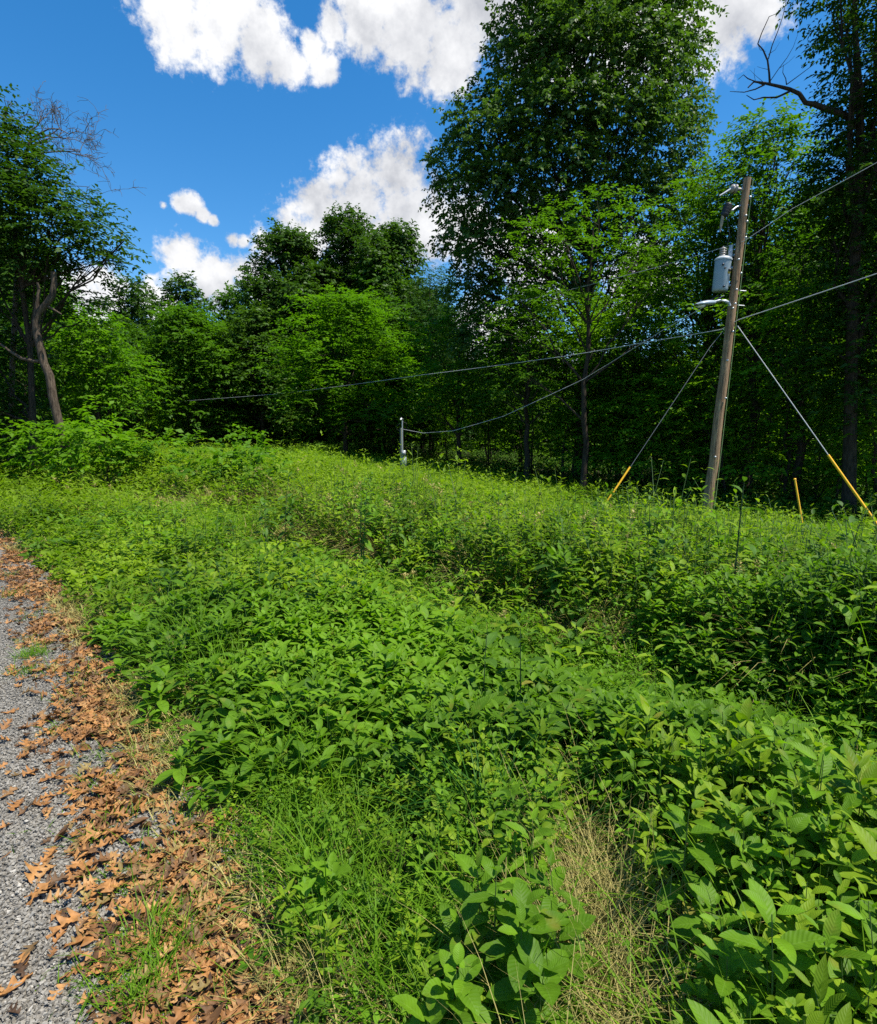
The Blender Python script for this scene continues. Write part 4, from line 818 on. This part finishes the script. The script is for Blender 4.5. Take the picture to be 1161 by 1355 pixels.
    T([(62, 405), (72, 410), (82, 416)], 0.04, 0.015)
    mb.build('trunk', M_BARKP, e); tag(e, 'crooked broken trunk with a pale snapped top', 'dead tree')
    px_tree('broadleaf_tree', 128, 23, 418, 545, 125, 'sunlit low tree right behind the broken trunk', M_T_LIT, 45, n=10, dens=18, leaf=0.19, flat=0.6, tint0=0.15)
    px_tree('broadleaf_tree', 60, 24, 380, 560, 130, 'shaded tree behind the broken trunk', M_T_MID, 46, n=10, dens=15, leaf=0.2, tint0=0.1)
    # ---- bushes at the field end
    def bush(px, Y, top, w, label, mat, seed, leaf=0.17, tint0=0.5, flat=0.4):
        p = at(px, top, Y); gz = float(ground_z(p[0], Y)); H = p[2] - gz; W = w / FPX * Y; r = np.random.default_rng(seed); lo = []
        for q in range(9):
            a = r.random() * 6.28; rr = W * 0.32 * r.random() ** 0.5; h = H * r.uniform(0.25, 0.8); lr = W * r.uniform(0.15, 0.24); lo.append((rr * math.cos(a), rr * math.sin(a), h, lr, lr, min(lr, H * 0.22)))
        return tree_obj('bush', (p[0], Y, gz), label, 'bush', lo, mat, 0.03, seed, dens=22, leaf=leaf, nl=7, flat=flat, twig=(0.25, 0.5), tint0=tint0, trunk_top=(0, 0, H * 0.6), n_sub=3)
    bush(135, 15.5, 535, 130, 'bright bush in front of the broken trunk foot', M_T_LIT, 50, tint0=0.5)
    bush(60, 16, 560, 120, 'low bush left of the broken trunk foot', M_T_LIT, 51, tint0=0.3)
    bush(200, 16, 575, 110, 'pale low bush between two taller ones at the field end', M_WEEDF, 52)
    bush(290, 14.5, 566, 120, 'leafy bush standing tallest at the far end of the bank', M_WEEDF, 53, tint0=0.35, flat=0.2)
    bush(340, 13, 598, 100, 'rounded weed bush on the left part of the tall bank', M_WEEDF, 54, leaf=0.13, tint0=0.3, flat=0.1)
    bush(10, 18, 545, 110, 'shaded bush at the left picture edge', M_T_MID, 55, tint0=0.4)
    # ---- wood behind: prototypes, copied
    rng = np.random.default_rng(77); protos = []
    for i in range(7):
        H = 15.0; lo = auto_lobes(np.random.default_rng(900 + i), H, 4.2 + (i % 3), 8.0, 13, ('round', 'spread')[i % 2])
        e = tree_obj('woodland_tree', (0, 0, 0), 'tree deep inside the shaded wood', 'tree', lo, (M_T_DARK, M_T_MID, M_T_MID)[i % 3], 0.15, 900 + i, dens=8, leaf=0.30, nl=8, group='trees inside the wood', n_sub=2, tint0=0.4)
        protos.append([e, False])
    ox = [-200, 0, 140, 200, 270, 340, 390, 460, 540, 565, 640, 700, 980, 1060, 1400]; oy = [150, 240, 400, 402, 405, 400, 330, 315, 335, 385, 440, 455, 430, 190, 150]
    placed = []
    for it in range(3000):
        if len(placed) >= 88: break
        px = rng.uniform(-120, 1330); u = (px - 580.5) / FPX
        Ye = float(np.interp(u, [-0.95, -0.66, -0.58, -0.50, -0.32, -0.07, 0.09, 0.23, 0.42, 0.68, 0.95], [17, 20, 34, 38, 43, 37, 29, 22.5, 17.5, 14.5, 11]))
        y = Ye + 6.5 + 32 * rng.random() ** 1.3; x = u * y
        if any((x - a) ** 2 + (y - b) ** 2 < 3.2 ** 2 for a, b in placed): continue
        top = float(np.interp(px, ox, oy)) + rng.uniform(8, 60)
        H = (at(px, top, y)[2] - float(ground_z(x, y)))
        if H < 5: continue
        H = min(H, rng.uniform(13, 19)); placed.append((x, y))
        i = int(rng.integers(7))
        if not protos[i][1]: e = protos[i][0]; protos[i][1] = True
        else: e = copy_tree(protos[i][0])
        e.location = (x, y, float(ground_z(x, y))); sx = H / 15.0
        e.scale = (sx * rng.uniform(0.85, 1.1), sx * rng.uniform(0.85, 1.1), sx); e.rotation_euler = (rng.normal(0, 0.05), rng.normal(0, 0.05), rng.random() * 6.28)
        e['label'] = 'tree inside the shaded wood behind the field'
    # thin trunks of the understorey
    th = []
    for i in range(4):
        lo = [(rng.normal(0, 0.8), rng.normal(0, 0.8), z, 1.2, 1.2, 0.4) for z in (1.4, 2.4, 3.4, 4.4, 5.6, 6.4)]
        th.append([tree_obj('sapling', (0, 0, 0), 'thin sapling in the shade of the wood', 'sapling', lo, M_T_LIT, 0.06, 950 + i, dens=16, leaf=0.17, nl=8, flat=0.6, group='saplings under the wood canopy', n_sub=2, tint0=0.6), False])  # brighter leaf colour stands in for light, so saplings show green in shade
    for q in range(85):
        px = rng.uniform(150, 1250); u = (px - 580.5) / FPX
        Ye = float(np.interp(u, [-0.58, -0.50, -0.32, -0.07, 0.09, 0.23, 0.42, 0.68, 0.95], [34, 38, 43, 37, 29, 22.5, 17.5, 14.5, 11]))
        y = Ye + 1.0 + 20 * rng.random() ** 1.2; x = u * y; i = q % 4
        if not th[i][1]: e = th[i][0]; th[i][1] = True
        else: e = copy_tree(th[i][0])
        sc = rng.uniform(0.6, 1.15); e.location = (x, y, float(ground_z(x, y))); e.scale = (sc,) * 3; e.rotation_euler = (rng.normal(0, 0.08), rng.normal(0, 0.08), rng.random() * 6.28)
        e['label'] = 'thin sapling in the shade under the wood canopy'
    # far wood, one mass
    mb = MB(); lo = []
    for q in range(150):
        a = rng.uniform(-0.95, 0.95); r = rng.uniform(74, 100); lo.append((r * math.sin(a), r * math.cos(a), rng.uniform(0.5, 8), 5, 4, rng.uniform(3, 4.5)))
    crown(mb, rng, lo, 4, 0.8, 7, 0.2, 0.1, 0.55, 0.5, (0.8, 1.6), 0.5)
    tag(mb.build('far_woods', M_T_MID), kind='stuff', label='far green wood seen between the trunks', cat='woods')
    # forest floor plants
    mb = MB(); n = 26000; yy = 10 + 62 * rng.random(n); xx = rng.uniform(-1, 1, n) * (0.85 * yy + 2); fe = forest_edge(xx, yy); k = (fe > -0.5) & (fe < 40) & (rng.random(n) < np.clip(1.1 - fe / 12, 0.45, 1)); x, y = xx[k], yy[k]
    weed_plants(mb, rng, P3(x, y), rng.uniform(0.2, 0.7, len(x)), 5, 0.26, 0.45, 2, 0.3, (0.3, 1.2), None, stem=False)
    tag(mb.build('undergrowth', [M_WEEDD, M_STEM]), kind='stuff', label='low shaded undergrowth on the forest floor', cat='undergrowth')
build_trees()

# ------------------------------------------------------------------ utility pole and wires
def build_pole():
    wood = simple_mat('weathered_wood', (0.11, 0.060, 0.032), 0.85, col2=(0.44, 0.285, 0.16), scale=6, stretch=(5, 5, 0.35), bump=0.9)
    galv = simple_mat('galvanised_steel', (0.42, 0.44, 0.46), 0.45, 0.6, 0.15, 30)
    paint = simple_mat('grey_blue_paint', (0.25, 0.31, 0.35), 0.4, 0.0, 0.08, 9)
    porc = simple_mat('glazed_porcelain', (0.30, 0.27, 0.25), 0.25, 0, 0.1, 5)
    black = simple_mat('black_rubber', (0.02, 0.02, 0.022), 0.5)
    brass = simple_mat('warning_decal', (0.55, 0.33, 0.05), 0.5)
    wire = simple_mat('aluminium_wire', (0.42, 0.425, 0.43), 0.6, 0.2, 0.1, 5)
    wired = simple_mat('dark_wire', (0.16, 0.165, 0.17), 0.6, 0.2, 0.1, 5)
    yel = simple_mat('yellow_plastic', (0.85, 0.45, 0.015), 0.4, 0, 0.08, 3)
    Y = 13.0
    top = at(990, 236, Y); low = at(936, 676, Y); ax = nrm(top - low); base = low - ax * ((low[2] - float(ground_z(low[0], Y)) + 0.3) / ax[2])
    def on(py): t = (py - 236) / (676 - 236); return top + (low - top) * t
    e = empty('utility_pole', (base[0], base[1], float(ground_z(base[0], Y)))); b0 = np.array(e.location)
    def O(p): return np.asarray(p, float) - b0
    mb = MB(); rng = np.random.default_rng(3); n = 14; ts = np.linspace(0, 1, n)[:, None]; pts = O(base) + (O(top) - O(base)) * ts + rng.normal(0, 0.006, (n, 3))
    tube(mb, pts, np.linspace(0.114, 0.074, n), 14); mb.build('shaft', wood, e)
    side = nrm(np.cross(np.array([0, -1.0, 0]), ax)) * -1.0; side = side * (1 if side[0] > 0 else -1)          # to the right
    L = -side; back = np.array([0, 1.0, 0])
    axm = np.stack([L, np.cross(ax, L), ax])
    # transformer
    tc = O(on(379)) + L * 0.285 + back * 0.06; tb = MB()
    lathe(tb, tc, ax, [(0, 0.0), (0.0, 0.140), (0.015, 0.152), (0.05, 0.160), (0.62, 0.168), (0.64, 0.168)], 24)
    t = tb.build('transformer', paint, e)
    lid = MB(); lathe(lid, tc, ax, [(0.64, 0.178), (0.665, 0.182), (0.69, 0.165), (0.72, 0.12), (0.735, 0.0)], 24); lid.build('lid', simple_mat('pale_lid_paint', (0.45, 0.48, 0.49), 0.4, 0, 0.06, 8), t)
    bu = MB()
    prof = [(0.70, 0.045)]
    for k in range(4): prof += [(0.73 + k * 0.045, 0.045), (0.735 + k * 0.045, 0.075), (0.755 + k * 0.045, 0.075), (0.76 + k * 0.045, 0.045)]
    prof += [(0.93, 0.03), (0.95, 0.0)]
    lathe(bu, tc + L * 0.03, ax, prof, 14); bu.build('bushing', porc, t)
    ar = MB(); lathe(ar, tc - L * 0.13, ax, [(0.70, 0.05), (0.88, 0.05), (0.9, 0.04), (0.97, 0.04), (0.98, 0)], 12); ar.build('arrester', simple_mat('pale_grey_polymer', (0.5, 0.5, 0.5), 0.5), t)
    br = MB()
    for h in (0.14, 0.50): box(br, tc - L * 0.22 + ax * h, (0.20, 0.10, 0.05), axm)
    br.build('bracket', galv, t)
    nut = MB()
    fr = -np.array([0, 1.0, 0])
    for (dl, h, r) in ((0.07, 0.52, 0.022), (0.02, 0.45, 0.016), (-0.09, 0.42, 0.03), (0.0, 0.07, 0.02)):
        nut = MB(); c = tc + L * dl + ax * h + fr * math.sqrt(max(0.168 ** 2 - dl ** 2, 0)) * 0.97; lathe(nut, c, fr, [(0, r), (0.03, r), (0.032, 0)], 8); nut.build('terminal', black, t)
    dec = MB(); c = tc + L * -0.08 + ax * 0.37 + fr * 0.152; box(dec, c, (0.07, 0.006, 0.05), axm); dec.build('decal', brass, t)
    # top insulator
    ins = MB(); c = O(on(250)) + L * 0.12
    tube(ins, [c - L * 0.05, c + L * 0.1], [0.03, 0.03], 8)
    lathe(ins, c + L * 0.08, L, [(0, 0.05), (0.02, 0.09), (0.05, 0.09), (0.06, 0.055), (0.08, 0.055), (0.09, 0.085), (0.12, 0.085), (0.14, 0.03), (0.15, 0)], 12); ins.build('insulator', porc, e)
    pin = MB(); tube(pin, [c + L * 0.2, c + L * 0.45 + np.array([0, 0, -0.16])], [0.03, 0.018], 7); pin.build('clamp', galv, e)
    # fuse cutout
    arm = MB(); p0 = O(on(268)); p1 = O(at(962, 277, Y - 0.1)); tube(arm, [p0, p0 + L * 0.18 + np.array([0, 0, -0.07]), p1 + np.array([0.12, 0, -0.02]), p1], 0.022, 7); cu = arm.build('fuse_cutout', galv, e)
    body = MB(); d = nrm(np.array([-0.35, 0, -0.9])); lathe(body, p1 - d * 0.12, d, [(0, 0), (0, 0.06), (0.04, 0.09), (0.07, 0.06), (0.1, 0.10), (0.13, 0.06), (0.16, 0.10), (0.19, 0.06), (0.22, 0.09), (0.28, 0.05), (0.3, 0)], 12); body.build('housing', black, cu)
    ft = MB(); q0 = O(at(957, 285, Y - 0.1)); q1 = O(at(953, 307, Y - 0.1)); tube(ft, [q0, (q0 + q1) / 2, q1], [0.035, 0.03, 0.014], 8); ft.build('fuse_tube', simple_mat('tan_fibre', (0.33, 0.25, 0.17), 0.6), cu)
    jw = MB()
    tube(jw, [p1, O(at(963, 296, Y)), O(at(966, 312, Y)), O(at(962, 326, Y)), tc + ax * 0.95 + L * 0.03], 0.008, 5)
    tube(jw, [O(on(248)) + L * 0.2, O(at(968, 258, Y)), O(at(960, 268, Y)), p1], 0.008, 5)
    tube(jw, [tc + ax * 0.02, O(at(959, 388, Y)), O(at(957, 393, Y)), O(at(950, 391, Y)), O(at(940, 397, Y))], 0.012, 5); jw.build('jumper_wire', black, e)
    gw = MB(); tube(gw, [O(on(y)) + side * (0.090 + 0.05 * (y - 236) / 440 + 0.010) + fr * 0.02 for y in np.linspace(236, 670, 12)], 0.009, 5); gw.build('ground_wire', simple_mat('green_copper', (0.20, 0.30, 0.12), 0.6), e)
    for y in (262, 285, 292, 312, 340, 357, 378, 396, 402, 432, 470, 520, 600):
        bt = MB(); c = O(on(y)) + fr * 0.11 + side * rng.uniform(-0.06, 0.06); lathe(bt, c, fr, [(0, 0.022), (0.035, 0.022), (0.036, 0)], 6); bt.build('bolt', galv, e)
    for y in (377, 396): bt = MB(); c = O(on(y)); tube(bt, [c + side * 0.05, c + side * 0.26], 0.012, 6); bt.build('through_bolt', galv, e)
    # street lamp
    la = MB(); tube(la, [O(at(966, 405, Y - .05)), O(at(964, 400, Y - .05)), O(at(960, 398, Y - .08)), O(at(953, 398, Y - .1)), O(at(944, 400, Y - .12))], 0.032, 8); l = la.build('street_lamp', simple_mat('pale_grey_metal', (0.38, 0.41, 0.43), 0.4, 0.2, 0.06, 10), e)
    h = MB(); c0 = O(at(946, 400.5, Y - .12)); c1 = O(at(921, 403.5, Y - .2)); d = nrm(c1 - c0); ln = np.linalg.norm(c1 - c0)
    upv = np.array([0, 0, 1.0]); sd = nrm(np.cross(d, upv)); up2 = np.cross(sd, d)
    prof = [(0, 0.05, 0.05), (0.15, 0.075, 0.06), (0.4, 0.10, 0.07), (0.7, 0.125, 0.06), (0.92, 0.115, 0.04), (1.0, 0.06, 0.02)]
    vv = []
    for tt, wx, hz in prof:
        for a in np.linspace(0, 2 * math.pi, 12, endpoint=False): vv.append(c0 + d * ln * tt + sd * wx * math.cos(a) + up2 * hz * math.sin(a) * (1.0 if math.sin(a) > 0 else 0.6))
    k = len(prof); i = np.arange(k - 1)[:, None] * 12; j = np.arange(12)[None]; h.add(vv, np.stack([i + j, i + (j + 1) % 12, i + 12 + (j + 1) % 12, i + 12 + j], -1).reshape(-1, 4))
    hd = h.build('lamp_head', simple_mat('lamp_grey', (0.32, 0.38, 0.43), 0.4, 0.1, 0.06, 10), l)
    ln2 = MB(); lathe(ln2, c0 + d * ln * 0.72 - up2 * 0.03, -up2, [(0, 0.09), (0.03, 0.08), (0.05, 0.0)], 12); ln2.build('lens', simple_mat('clear_lens', (0.7, 0.7, 0.68), 0.15), hd)
    tag(e, 'leaning weathered wooden utility pole with a grey transformer and lamp', 'utility pole')
    # wires: things of their own
    def cable(name, pts, r, label, mat, sag=0.0, cat='wire', seg=10):
        P = [at(*p) for p in pts]; out = []
        for a, b in zip(P[:-1], P[1:]):
            for t in np.linspace(0, 1, seg, endpoint=False): out.append(a + (b - a) * t - np.array([0, 0, sag * np.linalg.norm(b - a) * 4 * t * (1 - t)]))
        out.append(P[-1]); out = np.array(out); ctr = out[0]; m = MB(); tube(m, out - ctr, r, 5); o = m.build(name, mat); o.location = ctr; tag(o, label, cat); return o
    cable('power_line', [(1300, 140, 9.4), (1161, 215, 10.9), (1049, 276, 12.2), (985, 319, 12.84), (879, 351, 15.5), (772, 379, 19), (700, 396, 22), (620, 412, 27)], 0.007, 'upper thin power line crossing the pole beside the transformer top', wire, 0.002)
    cable('service_cable', [(1300, 312, 9.6), (1161, 362, 10.9), (978, 423, 12.84), (955, 436, 13.2), (860, 452, 15), (750, 471, 18), (560, 496, 24), (370, 521, 32), (185, 534, 42)], 0.011, 'thicker lower cable running left across the wood edge', wire, 0.002)
    cable('service_drop', [(958, 391, 12.84), (879, 436, 14.6), (772, 502, 17.8), (666, 551, 19.4), (600, 570, 20.4), (560, 573, 21.1), (534, 568, 21.5)], 0.0085, 'sagging cable from the pole down to the small meter post', wire, 0.0015)
    def guy(pts_w, pts_g, rw, rg, label):
        a = at(*pts_w[0]); e2 = empty('guy_wire', at(*pts_g[-1])); c0 = np.array(e2.location)
        m = MB(); tube(m, [at(*p) - c0 for p in pts_w], rw, 6); m.build('cable', wire if rw > 0.009 else wired, e2)
        m = MB(); g0 = at(*pts_g[0]) - c0; g1 = at(*pts_g[-1]) - c0; d = nrm(g1 - g0); tube(m, [g0, g0 + (g1 - g0) * 0.5 + np.array([0.006, 0, -0.006]), g1 + d * 0.9], rg, 10); m.build('guard', yel, e2)
        tag(e2, label, 'guy wire')
    guy([(976, 431, 12.84), (1097, 603, 11.4), (1161, 694, 10.8)], [(1096, 602, 11.42), (1175, 714, 10.6)], 0.0095, 0.024, 'guy wire at right with the longest thickest yellow guard')
    guy([(957, 438, 13.0), (940, 459, 12.95), (833, 620, 12.7)], [(834, 618, 12.7), (799, 669, 12.5)], 0.0065, 0.021, 'guy wire slanting left from the pole with a yellow guard')
    m = MB(); a = at(1052, 634, 12.2); b = at(1063, 702, 12.0); e3 = empty('marker_stake', b); d = nrm(b - a); tube(m, [a - b, a * 0.5 - b * 0.5 + np.array([0.004, 0, 0]), d * 0.8], 0.021, 10); m.build('sleeve', yel, e3)
    cp = MB(); lathe(cp, a - b + d * 0.01, -d, [(0, 0.030), (0.02, 0.028), (0.03, 0.0)], 10); cp.build('cap', yel, e3)
    tag(e3, 'short yellow stake without a wire right of the pole', 'marker stake')
    # small meter post
    Y = 21.5; b = at(533, 640, Y); gz = float(ground_z(b[0], Y)); e4 = empty('meter_post', (b[0], Y, gz)); c0 = np.array(e4.location); O4 = lambda p: np.asarray(p) - c0
    px1 = Y / FPX
    m = MB(); tpz = at(531.5, 566, Y); box(m, O4(np.array([tpz[0], Y, (tpz[2] + gz) / 2])), (0.11, 0.09, tpz[2] - gz)); m.build('post', simple_mat('pale_wood_post', (0.24, 0.23, 0.15), 0.8, 0, 0.2, 8), e4)
    m = MB(); t0 = at(532.6, 555, Y - 0.09); t1 = at(532.6, 608, Y - 0.09); tube(m, [O4(t0), O4(t1)], 0.026, 8)
    tube(m, [O4(t0) + np.array([0, 0, 0.0]), O4(t0) + np.array([-0.03, -0.05, 0.03]), O4(t0) + np.array([-0.06, -0.09, -0.02])], 0.04, 8); m.build('conduit', galv, e4)
    m = MB(); c = O4(at(534.5, 612, Y - 0.15)); box(m, c, (0.20, 0.14, 0.42)); box(m, c + np.array([0, -0.075, 0.0]), (0.17, 0.012, 0.37)); m.build('meter_box', simple_mat('meter_box_grey', (0.20, 0.24, 0.27), 0.45, 0.1, 0.06, 6), e4)
    m = MB(); c2 = O4(at(534.5, 599.5, Y - 0.15)); box(m, c2, (0.15, 0.13, 0.20)); lathe(m, c2 + np.array([0, -0.065, 0]), (0, -1, 0), [(0, 0.07), (0.06, 0.065), (0.09, 0.0)], 14); m.build('meter', simple_mat('meter_grey', (0.28, 0.30, 0.31), 0.3), e4)
    m = MB(); tube(m, [O4(at(530, 560, Y)), O4(at(526, 563, Y)), O4(at(525, 568, Y)), O4(at(529, 570, Y))], 0.012, 5); tube(m, [O4(at(533, 558, Y)), O4(at(538, 560, Y)), O4(at(539, 566, Y)), O4(at(534, 569, Y))], 0.010, 5); m.build('lead_wire', black, e4)
    tag(e4, 'small meter post with a grey box at the wood edge', 'meter post')
build_pole()
print('verts', sum(len(m.vertices) for m in bpy.data.meshes), 'objs', len(bpy.data.objects))
